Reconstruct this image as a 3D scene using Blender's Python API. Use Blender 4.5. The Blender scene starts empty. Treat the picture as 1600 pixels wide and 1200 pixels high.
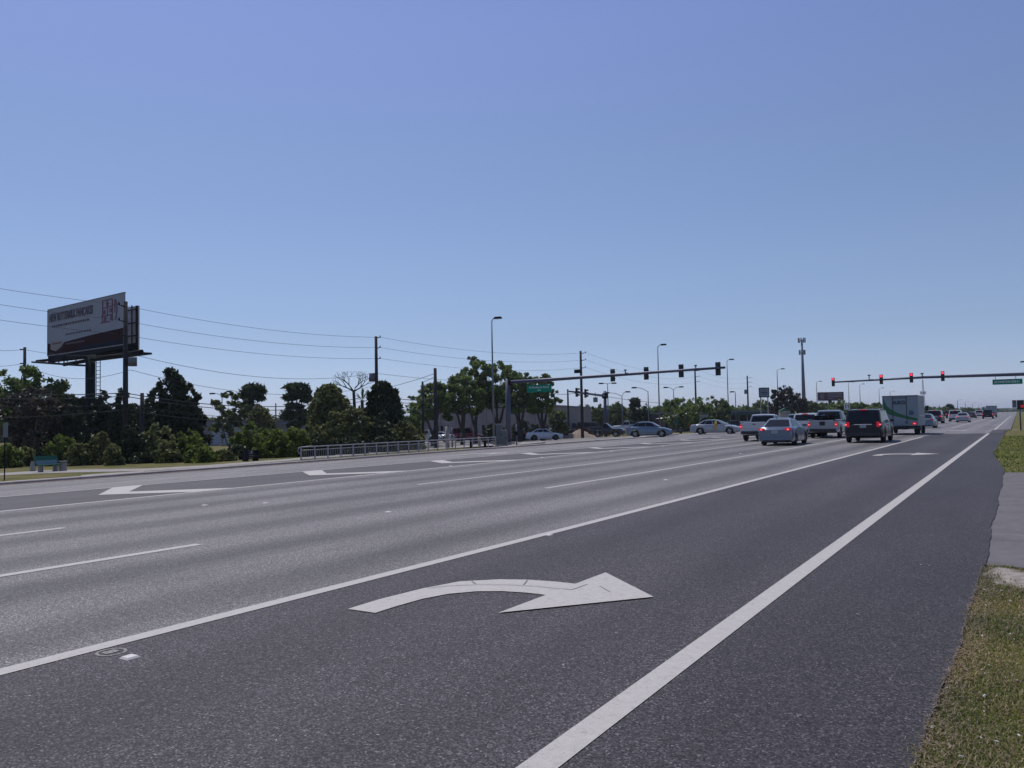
import bpy, math, random
import numpy as np
from mathutils import Vector, Matrix
R_ = math.radians
SC = bpy.context.scene
COL = SC.collection
# ------------------------------------------------------------------ camera
F, RHO, VP, HC = 1264.7, 0.02, (1590.0, 641.0), 1.6
_Y = Vector((VP[0]-800, VP[1]-600, F)).normalized()
_Z = _Y.cross(Vector((1, -RHO, 0))).normalized()
if _Z.y > 0: _Z = -_Z
_X = _Y.cross(_Z)
if _X.x < 0: _X = -_X
AX = Matrix((_X, _Y, _Z))                 # rows: world axes in camera coordinates (right, down, forward)
cam_d = bpy.data.cameras.new('camera'); cam = bpy.data.objects.new('camera', cam_d); COL.objects.link(cam)
r, d, f = AX.col[0], AX.col[1], AX.col[2]
cam.matrix_world = Matrix(((r.x, -d.x, -f.x, 0), (r.y, -d.y, -f.y, 0), (r.z, -d.z, -f.z, HC), (0, 0, 0, 1)))
cam_d.sensor_width = 36; cam_d.lens = F*36/1600; cam_d.clip_start = 0.05; cam_d.clip_end = 9000
SC.camera = cam
# ------------------------------------------------------------------ sky, sun, exposure
SUN = Vector((-0.88, 0.47, 0)).normalized(); ELEV = R_(61)
w = bpy.data.worlds.new('World'); SC.world = w; w.use_nodes = True
nt = w.node_tree; bg = nt.nodes['Background']; sky = nt.nodes.new('ShaderNodeTexSky')
sky.sky_type = 'NISHITA'; sky.sun_disc = False; sky.sun_elevation = ELEV
sky.sun_rotation = math.atan2(SUN.x, SUN.y)
sky.altitude = 0; sky.air_density = 1.0; sky.dust_density = 0.25; sky.ozone_density = 2.5
stc = nt.nodes.new('ShaderNodeTexCoord'); ssp = nt.nodes.new('ShaderNodeSeparateXYZ'); nt.links.new(stc.outputs['Generated'], ssp.inputs[0])
srp = nt.nodes.new('ShaderNodeValToRGB')       # white balance of the camera: clearer, bluer air low down
for i_, (p_, c_) in enumerate([(0, (.76, .88, 1.52)), (.05, (.78, .84, 1.2)), (.10, (.82, .83, 1.04)), (.18, (.96, .93, 1.06)), (.31, (1.09, 1.02, 1.13)), (.45, (1.26, 1.12, 1.33))]):
    if i_ > 1: srp.color_ramp.elements.new(p_)
    e_ = srp.color_ramp.elements[i_]; e_.position = p_; e_.color = (*[q/1.5 for q in c_], 1)
nt.links.new(ssp.outputs[2], srp.inputs[0])
smx = nt.nodes.new('ShaderNodeMix'); smx.data_type = 'RGBA'; smx.blend_type = 'MULTIPLY'; smx.inputs[0].default_value = 1
nt.links.new(sky.outputs[0], smx.inputs[6]); nt.links.new(srp.outputs[0], smx.inputs[7])
nt.links.new(smx.outputs[2], bg.inputs[0]); bg.inputs[1].default_value = 0.082*1.5
sd = bpy.data.lights.new('sun', 'SUN'); so = bpy.data.objects.new('sun', sd); COL.objects.link(so)
sd.energy = 3.0; sd.angle = R_(0.5); sd.color = (1, 0.95, 0.88)
sv = Vector((SUN.x*math.cos(ELEV), SUN.y*math.cos(ELEV), math.sin(ELEV)))
so.rotation_euler = sv.to_track_quat('Z', 'Y').to_euler(); so.location = (0, 0, 50)
SC.view_settings.view_transform = 'Standard'; SC.view_settings.look = 'None'
SC.view_settings.exposure = 0.06; SC.view_settings.gamma = 1.0

# ------------------------------------------------------------------ terrain and picture-to-place helpers
def sstep(t): t = min(max(t, 0), 1); return t*t*(3-2*t)
def gz(X, Y):
    if X > -17.3: return 0.0
    if X > -31: return -.02*(-17.3-X)
    return -.274-(.02+.015*sstep((Y-25)/25))*(min(-X, 60)-31)
def ray(x, y): return AX @ Vector((x-800, y-600, F))
def P(x, y, Z):                            # the point seen at pixel (x, y) at depth Z
    return Vector((0, 0, HC)) + ray(x, y)*(Z/F)
def at(x, y, dz=0):                        # the ground point seen at pixel (x, y)
    dd = ray(x, y); n = dd.length; t = 1.0
    while t < 6000:
        p = Vector((0, 0, HC)) + dd*(t/n)
        if p.z < gz(p.x, p.y)+dz: return Vector((p.x, p.y, gz(p.x, p.y)+dz))
        t *= 1.0015
    return Vector((p.x, p.y, gz(p.x, p.y)+dz))
def col_at(x, Z, dz=0):                    # ground point under column x at depth Z
    p = P(x, 650, Z); return Vector((p.x, p.y, gz(p.x, p.y)+dz))

def tag(o, label=None, cat=None, group=None, kind=None):
    if label: o['label'] = label
    if cat: o['category'] = cat
    if group: o['group'] = group
    if kind: o['kind'] = kind
    return o
def empty(name, loc=(0, 0, 0), rz=0, label=None, cat=None, group=None):
    o = bpy.data.objects.new(name, None); COL.objects.link(o); o.location = loc; o.rotation_euler = (0, 0, rz)
    o.empty_display_size = .2
    return tag(o, label, cat, group)
def copy_tree(o, parent=None, seen=None):
    c = o.copy(); COL.objects.link(c); c.parent = parent
    for ch in [k for k in o.children]: copy_tree(ch, c)
    return c

# ------------------------------------------------------------------ materials
def mat(name, color, rough=.6, metal=0, spec=.5, emit=None, es=0, noise=0, nscale=8, coat=0, bump=0, bscale=40):
    m = bpy.data.materials.new(name); m.use_nodes = True; t = m.node_tree; b = t.nodes['Principled BSDF']
    b.inputs['Base Color'].default_value = (*color, 1); b.inputs['Roughness'].default_value = rough
    b.inputs['Metallic'].default_value = metal; b.inputs['Specular IOR Level'].default_value = spec
    if coat: b.inputs['Coat Weight'].default_value = coat; b.inputs['Coat Roughness'].default_value = .05
    if emit: b.inputs['Emission Color'].default_value = (*emit, 1); b.inputs['Emission Strength'].default_value = es
    if noise:
        tc = t.nodes.new('ShaderNodeTexCoord'); n = t.nodes.new('ShaderNodeTexNoise'); n.inputs['Scale'].default_value = nscale
        n.inputs['Detail'].default_value = 6
        cr = t.nodes.new('ShaderNodeValToRGB'); cr.color_ramp.elements[0].position = .3; cr.color_ramp.elements[1].position = .7
        cr.color_ramp.elements[0].color = (*[c*(1-noise) for c in color], 1); cr.color_ramp.elements[1].color = (*[min(1, c*(1+noise)) for c in color], 1)
        t.links.new(tc.outputs['Object'], n.inputs['Vector']); t.links.new(n.outputs[0], cr.inputs[0]); t.links.new(cr.outputs[0], b.inputs['Base Color'])
    if bump:
        tc = t.nodes.new('ShaderNodeTexCoord'); n = t.nodes.new('ShaderNodeTexNoise'); n.inputs['Scale'].default_value = bscale
        bp = t.nodes.new('ShaderNodeBump'); bp.inputs['Strength'].default_value = bump; bp.inputs['Distance'].default_value = .01
        t.links.new(tc.outputs['Object'], n.inputs['Vector']); t.links.new(n.outputs[0], bp.inputs['Height']); t.links.new(bp.outputs[0], b.inputs['Normal'])
    return m

class NT:                                   # tiny node helper
    def __init__(s, name):
        s.m = bpy.data.materials.new(name); s.m.use_nodes = True; s.t = s.m.node_tree; s.b = s.t.nodes['Principled BSDF']
        s.tc = s.t.nodes.new('ShaderNodeTexCoord')
    def n(s, kind, **kw):
        o = s.t.nodes.new(kind)
        for k, v in kw.items(): setattr(o, k, v)
        return o
    def l(s, a, b): s.t.links.new(a, b)
    def noise(s, scale, detail=4, rough=.5, stretch=None):
        n = s.n('ShaderNodeTexNoise'); n.inputs['Scale'].default_value = scale; n.inputs['Detail'].default_value = detail; n.inputs['Roughness'].default_value = rough
        if stretch:
            mp = s.n('ShaderNodeMapping'); mp.inputs['Scale'].default_value = stretch; s.l(s.tc.outputs['Object'], mp.inputs[0]); s.l(mp.outputs[0], n.inputs['Vector'])
        else: s.l(s.tc.outputs['Object'], n.inputs['Vector'])
        return n.outputs[0]
    def ramp(s, v, stops):
        cr = s.n('ShaderNodeValToRGB'); e = cr.color_ramp.elements
        while len(e) < len(stops): e.new(.5)
        for i, (p, c) in enumerate(stops):
            e[i].position = p; e[i].color = (*c, 1) if len(c) == 3 else c
        s.l(v, cr.inputs[0]); return cr.outputs[0]
    def mix(s, a, b, fac, mode='MIX'):
        mx = s.n('ShaderNodeMix', data_type='RGBA', blend_type=mode)
        if isinstance(fac, (int, float)): mx.inputs[0].default_value = fac
        else: s.l(fac, mx.inputs[0])
        for v, i in ((a, 6), (b, 7)):
            if isinstance(v, tuple): mx.inputs[i].default_value = (*v, 1)
            else: s.l(v, mx.inputs[i])
        return mx.outputs[2]
    def bump(s, h, strength, dist=.01):
        bp = s.n('ShaderNodeBump'); bp.inputs['Strength'].default_value = strength; bp.inputs['Distance'].default_value = dist
        s.l(h, bp.inputs['Height']); s.l(bp.outputs[0], s.b.inputs['Normal'])

def asphalt(name, base, tint=(1, .97, 1.04), bands=0, speck=.5):
    n = NT(name); c0 = tuple(base*t for t in tint)
    big = n.ramp(n.noise(.35, 5, .6, (1, .35, 1)), [(.32, tuple(c*.80 for c in c0)), (.68, tuple(c*1.2 for c in c0))])
    vo = n.n('ShaderNodeTexVoronoi'); vo.inputs['Scale'].default_value = 105; n.l(n.tc.outputs['Object'], vo.inputs['Vector'])
    vs = n.n('ShaderNodeSeparateColor'); n.l(vo.outputs['Color'], vs.inputs[0])
    fine = n.ramp(vs.outputs[0], [(0, (1-speck*1.1,)*3), (.45, (.84, .84, .84)), (.8, (1+speck*.9,)*3), (.97, (1+speck*2.4,)*3), (1.0, (1+speck*6,)*3)])
    mid = n.ramp(n.noise(30, 4, .8), [(.34, (.68, .68, .68)), (.66, (1.34, 1.34, 1.34))])
    col = n.mix(n.mix(big, fine, 1.0, 'MULTIPLY'), mid, .8, 'MULTIPLY')
    if bands:
        # rolled wheel paths along each lane
        sx = n.n('ShaderNodeSeparateXYZ'); n.l(n.tc.outputs['Object'], sx.inputs[0])
        wv = n.n('ShaderNodeMath', operation='MULTIPLY'); wv.inputs[1].default_value = 2*math.pi/1.93; n.l(sx.outputs[0], wv.inputs[0])
        wo = n.n('ShaderNodeMath', operation='ADD'); n.l(wv.outputs[0], wo.inputs[0])
        nn = n.n('ShaderNodeMath', operation='MULTIPLY'); nn.inputs[1].default_value = 1.3; n.l(n.noise(.12, 2, .5, (1, .3, 1)), nn.inputs[0]); n.l(nn.outputs[0], wo.inputs[1])
        sn = n.n('ShaderNodeMath', operation='SINE'); n.l(wo.outputs[0], sn.inputs[0])
        ad = n.n('ShaderNodeMath', operation='MULTIPLY_ADD'); ad.inputs[1].default_value = .5; ad.inputs[2].default_value = .5; n.l(sn.outputs[0], ad.inputs[0])
        bandc = n.ramp(ad.outputs[0], [(.05, (1-bands,)*3), (.75, (1.08, 1.08, 1.08))])
        col = n.mix(col, bandc, 1.0, 'MULTIPLY')
    st = n.ramp(n.noise(.9, 6, .7, (2.2, .16, 1)), [(.40, (.82, .82, .82)), (.55, (1.04, 1.04, 1.04))])
    col = n.mix(col, st, .4, 'MULTIPLY')
    blot = n.ramp(n.noise(2.3, 5, .75), [(.30, (.70, .70, .70)), (.40, (1, 1, 1))])
    col = n.mix(col, blot, .7, 'MULTIPLY')
    crack = n.ramp(n.noise(1.4, 8, .75, (1, .8, 1)), [(.485, (1, 1, 1)), (.5, (.86, .86, .86)), (.515, (1, 1, 1))])
    col = n.mix(col, crack, .5, 'MULTIPLY')
    n.l(col, n.b.inputs['Base Color']); n.b.inputs['Roughness'].default_value = .7; n.b.inputs['Specular IOR Level'].default_value = .3
    n.bump(n.noise(80, 3, .7), .22, .008)
    return n.m
def paint_mat():
    n = NT('road_paint')
    wear = n.ramp(n.noise(14, 8, .75), [(.30, (.30, .28, .26)), (.42, (.43, .405, .38)), (.7, (.50, .47, .435))])
    spots = n.ramp(n.noise(70, 4, .8), [(.33, (.45, .45, .45)), (.42, (1, 1, 1))])
    n.l(n.mix(wear, spots, 1.0, 'MULTIPLY'), n.b.inputs['Base Color']); n.b.inputs['Roughness'].default_value = .7
    n.bump(n.noise(60, 3, .6), .3, .006)
    return n.m
def grass_ground():
    n = NT('grass_ground')
    a = n.ramp(n.noise(.5, 6, .65), [(.36, (.075, .09, .028)), (.5, (.125, .12, .045)), (.64, (.20, .165, .085))])
    b = n.ramp(n.noise(24, 4, .7), [(.3, (.55, .55, .5)), (.7, (1.45, 1.4, 1.35))])
    n.l(n.mix(a, b, 1.0, 'MULTIPLY'), n.b.inputs['Base Color']); n.b.inputs['Roughness'].default_value = .95; n.b.inputs['Specular IOR Level'].default_value = .1
    n.bump(n.noise(30, 4, .7), .8, .03)
    return n.m
def concrete(name, c, sc=3):
    n = NT(name)
    a = n.ramp(n.noise(sc, 8, .7), [(.3, tuple(x*.72 for x in c)), (.7, tuple(x*1.12 for x in c))])
    b = n.ramp(n.noise(60, 3, .7), [(.3, (.82, .82, .82)), (.7, (1.14, 1.14, 1.14))])
    n.l(n.mix(a, b, 1.0, 'MULTIPLY'), n.b.inputs['Base Color']); n.b.inputs['Roughness'].default_value = .85; n.b.inputs['Specular IOR Level'].default_value = .2
    n.bump(n.noise(50, 3, .7), .3, .006)
    return n.m
def leafmat(name, dark, light, transl=.25):
    m = bpy.data.materials.new(name); m.use_nodes = True; t = m.node_tree; b = t.nodes['Principled BSDF']; out = t.nodes['Material Output']
    g = t.nodes.new('ShaderNodeNewGeometry'); cr = t.nodes.new('ShaderNodeValToRGB')
    cr.color_ramp.elements[0].color = (*dark, 1); cr.color_ramp.elements[1].color = (*light, 1)
    t.links.new(g.outputs['Random Per Island'], cr.inputs[0])
    tc = t.nodes.new('ShaderNodeTexCoord'); n = t.nodes.new('ShaderNodeTexNoise'); n.inputs['Scale'].default_value = .6; n.inputs['Detail'].default_value = 3
    t.links.new(tc.outputs['Object'], n.inputs['Vector'])
    mx = t.nodes.new('ShaderNodeMix'); mx.data_type = 'RGBA'; mx.blend_type = 'MULTIPLY'; mx.inputs[0].default_value = .8
    c2 = t.nodes.new('ShaderNodeValToRGB'); c2.color_ramp.elements[0].position = .35; c2.color_ramp.elements[1].position = .65
    c2.color_ramp.elements[0].color = (.6, .68, .6, 1); c2.color_ramp.elements[1].color = (1.35, 1.2, .95, 1)
    t.links.new(n.outputs[0], c2.inputs[0]); t.links.new(cr.outputs[0], mx.inputs[6]); t.links.new(c2.outputs[0], mx.inputs[7])
    t.links.new(mx.outputs[2], b.inputs['Base Color']); b.inputs['Roughness'].default_value = .55; b.inputs['Specular IOR Level'].default_value = .25
    tr = t.nodes.new('ShaderNodeBsdfTranslucent'); t.links.new(mx.outputs[2], tr.inputs[0])
    ms = t.nodes.new('ShaderNodeMixShader'); ms.inputs[0].default_value = transl
    t.links.new(b.outputs[0], ms.inputs[1]); t.links.new(tr.outputs[0], ms.inputs[2]); t.links.new(ms.outputs[0], out.inputs[0])
    return m
M = {}
M['asp_light'] = asphalt('worn_asphalt', .140, (1.03, .98, .95), bands=.34)
M['asp_dark'] = asphalt('fresh_asphalt', .044, (1.06, .95, 1.03), bands=.14, speck=.72)
M['asp_buf'] = asphalt('buffer_asphalt', .07, (1.04, .97, .97), speck=.3)
M['asp_kerb'] = asphalt('kerb_lane_asphalt', .165, (1.04, .99, .96), bands=.1)
M['paint'] = paint_mat(); M['ground'] = grass_ground()
M['conc'] = concrete('pale_concrete', (.33, .31, .285)); M['kerbc'] = concrete('kerb_concrete', (.42, .38, .35), 1.5)
M['pad'] = concrete('old_pad_concrete', (.16, .152, .155), 2)
M['side'] = concrete('side_street_surface', (.235, .22, .205), .8)
M['sand'] = mat('sand', (.28, .22, .17), .95, noise=.3, nscale=4, bump=.5, bscale=8)
M['rustdirt'] = mat('gutter_dirt', (.12, .078, .06), .95, noise=.4, nscale=3)
M['steel'] = mat('galvanised_steel', (.15, .155, .175), .5, .5, noise=.15, nscale=3)
M['mast'] = mat('mast_steel', (.08, .085, .13), .5, .45, noise=.12, nscale=2)
M['rail'] = mat('rail_aluminium', (.36, .35, .37), .5, .4, noise=.12, nscale=6)
M['lampm'] = mat('lamp_metal', (.16, .18, .2), .5, .4)
M['black'] = mat('black_housing', (.012, .013, .015), .5)
M['rubber'] = mat('rubber', (.015, .015, .016), .85)
M['rim'] = mat('alloy_rim', (.35, .35, .37), .35, .8)
M['darkrim'] = mat('dark_rim', (.08, .08, .085), .4, .6)
M['glass'] = mat('tinted_glass', (.008, .010, .013), .10, 0, .35)
M['chrome'] = mat('chrome', (.6, .6, .62), .15, 1)
M['plastic'] = mat('dark_plastic', (.03, .03, .033), .6)
M['redlamp'] = mat('lit_tail_lamp', (.35, .008, .015), .3, emit=(1, .02, .06), es=.22)
M['redcore'] = mat('lamp_core', (.8, .1, .1), .3, emit=(1, .12, .14), es=1.3)
M['redlow'] = mat('tail_lamp', (.30, .01, .02), .25, emit=(1, .02, .05), es=.08)
M['white_em'] = mat('headlamp', (.8, .82, .85), .1, 0, 1)
M['redsig'] = mat('red_signal', (.8, .02, .04), .4, emit=(1, .03, .07), es=1.6)
M['dimsig'] = mat('unlit_signal', (.03, .03, .02), .3)
M['wood'] = mat('pole_wood', (.045, .042, .045), .9, spec=.1, noise=.35, nscale=2, bump=.4, bscale=12)
M['bark'] = mat('bark', (.07, .058, .05), .95, noise=.35, nscale=3, bump=.5, bscale=10)
M['greenS'] = mat('sign_green', (.0, .23, .14), .5, spec=.2); M['whiteS'] = mat('sign_white', (.62, .62, .62), .5)
M['green2'] = mat('bench_green', (.015, .10, .065), .8); M['darkb'] = mat('dark_steel', (.012, .013, .016), .8, spec=.15)
M['wire'] = mat('cable', (.02, .022, .026), .6)
M['lf_dark'] = leafmat('leaf_cedar', (0.0234, 0.0364, 0.0182), (0.0585, 0.0806, 0.0364), .2)
M['lf_oak'] = leafmat('leaf_oak', (0.0715, 0.1144, 0.0364), (0.2080, 0.2860, 0.0910), .45)
M['lf_olive'] = leafmat('leaf_olive', (0.0494, 0.0728, 0.0260), (0.2600, 0.2730, 0.1170), .35)
M['lf_bush'] = leafmat('leaf_bush', (0.0625, 0.1025, 0.0225), (0.2500, 0.3125, 0.0688), .4)
M['lf_pine'] = leafmat('leaf_pine', (0.0364, 0.0588, 0.0336), (0.0910, 0.1260, 0.0672), .25)
M['lf_light'] = leafmat('leaf_light', (.06, .085, .03), (.16, .19, .07), .4)
M['lf_purple'] = leafmat('leaf_brownish', (0.0364, 0.0338, 0.0312), (0.0975, 0.0845, 0.0715), .2)
M['lf_far'] = leafmat('leaf_far', (0.0633, 0.0978, 0.0391), (0.1840, 0.2242, 0.0920), .4)
def paintm(name, c, metal=.3): return mat(name, c, .32, metal, .5, coat=.8)

# ------------------------------------------------------------------ mesh builder
class MB:
    def __init__(s): s.v = []; s.f = []
    def add(s, vs, fs):
        o = len(s.v); s.v += [tuple(v) for v in vs]; s.f += [tuple(i+o for i in q) for q in fs]; return s
    def box(s, c, d, rz=0, taper=1):
        hx, hy, hz = d[0]/2, d[1]/2, d[2]/2; ca, sa = math.cos(rz), math.sin(rz); vs = []
        for z, k in ((-hz, 1), (hz, taper)):
            for x, y in ((-hx, -hy), (hx, -hy), (hx, hy), (-hx, hy)):
                x *= k; y *= k; vs.append((c[0]+x*ca-y*sa, c[1]+x*sa+y*ca, c[2]+z))
        return s.add(vs, [(3, 2, 1, 0), (4, 5, 6, 7), (0, 1, 5, 4), (1, 2, 6, 5), (2, 3, 7, 6), (3, 0, 4, 7)])
    def cyl(s, p0, p1, r0, r1=None, n=10, caps=True):
        r1 = r0 if r1 is None else r1; p0 = Vector(p0); p1 = Vector(p1); a = (p1-p0).normalized()
        u = a.orthogonal().normalized(); v = a.cross(u); vs = []
        for p, r in ((p0, r0), (p1, r1)):
            for i in range(n):
                t = 2*math.pi*i/n; vs.append(p+u*(r*math.cos(t))+v*(r*math.sin(t)))
        fs = [(i, (i+1) % n, n+(i+1) % n, n+i) for i in range(n)]
        if caps: fs += [tuple(range(n-1, -1, -1)), tuple(range(n, 2*n))]
        return s.add(vs, fs)
    def tube(s, pts, r, n=6):
        rr = r if isinstance(r, (list, tuple)) else [r]*len(pts); pts = [Vector(p) for p in pts]; vs = []
        for i, p in enumerate(pts):
            a = (pts[min(i+1, len(pts)-1)]-pts[max(i-1, 0)]).normalized()
            ref = Vector((0, 0, 1)) if abs(a.z) < .9 else Vector((1, 0, 0)); u = a.cross(ref).normalized(); v = a.cross(u)
            for k in range(n):
                t = 2*math.pi*k/n; vs.append(p+u*(rr[i]*math.cos(t))+v*(rr[i]*math.sin(t)))
        fs = []
        for i in range(len(pts)-1):
            for k in range(n): fs.append((i*n+k, i*n+(k+1) % n, (i+1)*n+(k+1) % n, (i+1)*n+k))
        fs += [tuple(range(n-1, -1, -1)), tuple(range((len(pts)-1)*n, len(pts)*n))]
        return s.add(vs, fs)
    def quad(s, *p): return s.add(p, [tuple(range(len(p)))])
    def prism(s, poly, z0, z1):            # vertical prism over an xy polygon
        n = len(poly); return s.add([(x, y, z0) for x, y in poly]+[(x, y, z1) for x, y in poly],
            [tuple(range(n-1, -1, -1)), tuple(range(n, 2*n))]+[(i, (i+1) % n, n+(i+1) % n, n+i) for i in range(n)])
    def build(s, name, m, parent=None, smooth=False, bevel=0, seg=2):
        me = bpy.data.meshes.new(name); me.from_pydata(s.v, [], s.f); me.update()
        if m: me.materials.append(m)
        if smooth: me.polygons.foreach_set('use_smooth', [True]*len(me.polygons))
        o = bpy.data.objects.new(name, me); COL.objects.link(o); o.parent = parent
        if bevel:
            b = o.modifiers.new('bevel', 'BEVEL'); b.width = bevel; b.segments = seg; b.limit_method = 'ANGLE'; b.angle_limit = R_(35)
            if smooth:
                try: me.shade_smooth_by_angle = True
                except Exception: pass
        return o
def text_mesh(s, size, m, parent, mw, name='lettering', bold=0.0, ext=.004, spacing=1.0, xs=1.0):
    cu = bpy.data.curves.new(name, 'FONT'); cu.body = s; cu.size = size; cu.align_x = 'CENTER'; cu.align_y = 'CENTER'; cu.extrude = ext; cu.offset = bold; cu.space_character = spacing
    cu.resolution_u = 3
    t = bpy.data.objects.new('tmp', cu); COL.objects.link(t); bpy.context.view_layer.update()
    me = bpy.data.meshes.new_from_object(t.evaluated_get(bpy.context.evaluated_depsgraph_get())); bpy.data.objects.remove(t); bpy.data.curves.remove(cu)
    me.transform(Matrix.Scale(xs, 4, (1, 0, 0))); me.transform(mw); me.materials.clear(); me.materials.append(m)
    o = bpy.data.objects.new(name, me); COL.objects.link(o); o.parent = parent
    return o
def frame(origin, xdir, updir):             # matrix whose x runs along xdir and y along updir
    x = Vector(xdir).normalized(); y = Vector(updir).normalized(); z = x.cross(y)
    return Matrix(((x.x, y.x, z.x, origin[0]), (x.y, y.y, z.y, origin[1]), (x.z, y.z, z.z, origin[2]), (0, 0, 0, 1)))

# ------------------------------------------------------------------ ground, roads, markings
def sheet(name, lf, rf, Ys, dz, m, nx=6, kind='structure', parent=None):
    b = MB(); nY = len(Ys)
    for Y in Ys:
        l = lf(Y) if callable(lf) else lf; q = rf(Y) if callable(rf) else rf
        for i in range(nx+1):
            x = l+(q-l)*i/nx; b.v.append((x, Y, gz(x, Y)+dz))
    for j in range(nY-1):
        for i in range(nx): a = j*(nx+1)+i; b.f.append((a, a+1, a+nx+2, a+nx+1))
    o = b.build(name, m, parent)
    if kind: o['kind'] = kind
    return o
def lin(a, b, s): return [a+(b-a)*i/s for i in range(s+1)]
YS = lin(-60, 20, 8)+lin(20, 60, 20)[1:]+[65, 70, 80, 100, 130, 180, 260, 400, 700, 1200, 2200]
YF = lin(-60, 20, 8)+lin(20, 60, 20)[1:]+[80, 120, 200, 400, 900, 2500, 6000]
b = MB(); XG = [-5000, -1500, -400, -150, -80, -60]+lin(-60, -31, 12)[1:]+[-17.3, -5, 0, 5, 40, 200, 1500, 5000]
YG = [-300]+YF
for Y in YG:
    for x in XG: b.v.append((x, Y, gz(x, Y)-.07))
nx = len(XG)
for j in range(len(YG)-1):
    for i in range(nx-1): a = j*nx+i; b.f.append((a, a+1, a+nx+1, a+nx))
tag(b.build('ground', M['ground']), kind='structure')

def redge(Y):                               # right edge of the asphalt, slightly ragged
    return -.455+.095*sstep((Y-4)/5.5)-.45*sstep((Y-24)/12)+.016*math.sin(Y*1.3)+.007*math.sin(Y*3.1+1)+.004*math.sin(Y*9)
YN = [-20]+lin(-2, 30, 320)+lin(30, 80, 100)[1:]
def pl(pts):
    def f_(Y):
        if Y <= pts[0][0]: return pts[0][1]
        for (a, xa), (b_, xb) in zip(pts, pts[1:]):
            if Y <= b_: return xa+(xb-xa)*(Y-a)/(b_-a)
        return pts[-1][1]
    return f_
XA = pl([(-20, -1.955), (3.2, -1.94), (67, -1.81)]); XB = pl([(-20, -5.90), (2.8, -5.79), (9.9, -5.67), (58, -5.30)])
X1 = pl([(2, -9.62), (7.2, -9.52), (16.5, -9.42), (24, -9.27), (64, -9.15)]); X2 = pl([(2, -13.32), (7.3, -13.21), (16.4, -13.15), (26, -12.88), (64, -12.7)])
YL = [-20]+lin(0, 66.5, 38)
sheet('turn_lane_road', lambda Y: XB(Y)+.02, XA, YL, 0, M['asp_dark'], 1)
M['asp_sh'] = asphalt('shoulder_asphalt', .036, (1.06, .95, 1.04), speck=.74)
sheet('shoulder_road', XA, redge, YN, 0, M['asp_sh'], 1)
sheet('main_road', -17.3, lambda Y: XB(Y)+.02, [-60]+YL, 0, M['asp_light'], 1)
KX = -29.5; EX = lambda Y: -22.1+1.2*sstep((Y-8)/45)
sheet('buffer_lane_road', EX, -17.3, YS[:YS.index(60)+1]+[66.5], 0, M['asp_buf'], 3)
sheet('kerb_lane_road', KX, EX, YS[:YS.index(60)+1]+[66.5], 0, M['asp_kerb'], 3)
M['asp_far'] = asphalt('far_asphalt', .16, (1.02, .97, 1.0), bands=.12)
sheet('junction_road', KX, -17.3, [66.5, 80, 100, 200, 400, 900, 2500], 0, M['asp_far'], 3)
sheet('far_road', -17.3, -1.0, [66.5, 2500], -.002, M['asp_far'], 1)
sheet('far_shoulder_road', -1.0, -.55, [80, 2500], -.002, M['asp_far'], 1)
sheet('gutter_dirt_strip', KX+.02, KX+.75, YS[:YS.index(60)+1], .004, M['rustdirt'], 1)
# markings: one object for each painted line
def mark(name, label, x0, x1, Ys, dz=.0045):
    if not isinstance(Ys, list): Ys = [Ys]
    return tag(sheet(name, x0, x1, Ys, dz, M['paint'], 1, None), label, 'road marking')
mark('lane_line', 'wide white solid line at right of the turn lane, running up to the junction', lambda Y: XA(Y)-.085, lambda Y: XA(Y)+.085, YL)
mark('lane_line', 'white solid line between dark turn lane and paler through lanes', lambda Y: XB(Y)-.08, lambda Y: XB(Y)+.08, [-20]+lin(0, 58.5, 34))
mark('lane_line', 'long white lane line ending at the stopped silver sedan lane', lambda Y: X1(Y)-.07, lambda Y: X1(Y)+.07, lin(16.5, 64, 24))
mark('lane_line', 'nearer short white dash at left edge of photo, in front of the others', lambda Y: X1(Y)-.08, lambda Y: X1(Y)+.08, [4.1, 5.5, 7.15])
mark('lane_line', 'farther short white dash at left edge of photo', lambda Y: X2(Y)-.075, lambda Y: X2(Y)+.075, [4.3, 5.8, 7.36])
mark('lane_line', 'long white lane line second beyond the turn lane line', lambda Y: X2(Y)-.065, lambda Y: X2(Y)+.065, lin(16.4, 64, 24))
mark('lane_line', 'white solid line on road side of the chevron strip', lambda Y: -17.24, lambda Y: -17.08, [-20, 8, 20, 40, 64])
mark('lane_line', 'white solid line on kerb side of the chevron strip', lambda Y: EX(Y)-.07, lambda Y: EX(Y)+.07, lin(-20, 62, 41))
mark('lane_line', 'white edge line beyond the junction on the right', -1.78, -1.63, [79, 110, 160, 260])
mark('lane_line', 'white line beyond the junction heading to the far traffic', -5.55, -5.43, [88, 120, 180, 260])
for k, (xa, xb, Y) in enumerate(((-5.3, -1.0, 70.2), (-5.3, -1.0, 74.0), (-17, -5.7, 66.9), (-15.5, -5.7, 71.0), (-.95, -.2+1.4, 78.0))):
    lab = ['nearer crosswalk line across the turn lane', 'farther crosswalk line across the turn lane', 'stop line in front of the waiting box truck', 'crosswalk line beyond the waiting box truck', 'thin pale line at the road edge beyond the junction'][k]
    o = sheet('stop_line' if k == 2 else 'crosswalk_line', xa, xb, [Y, Y+.32], .008 if k < 4 else .02, M['paint'], 1, None); tag(o, lab, 'road marking')
for k, xa in enumerate((-4.9, -8.2, -11.6)):
    o = sheet('crosswalk_block', xa, xa+1.3, [76.0, 77.4], .008, M['paint'], 1, None)
    tag(o, ['white block marking past the junction in the turn lane', 'white block marking past the junction beside the truck', 'white block marking past the junction behind the truck'][k], 'road marking')
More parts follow.
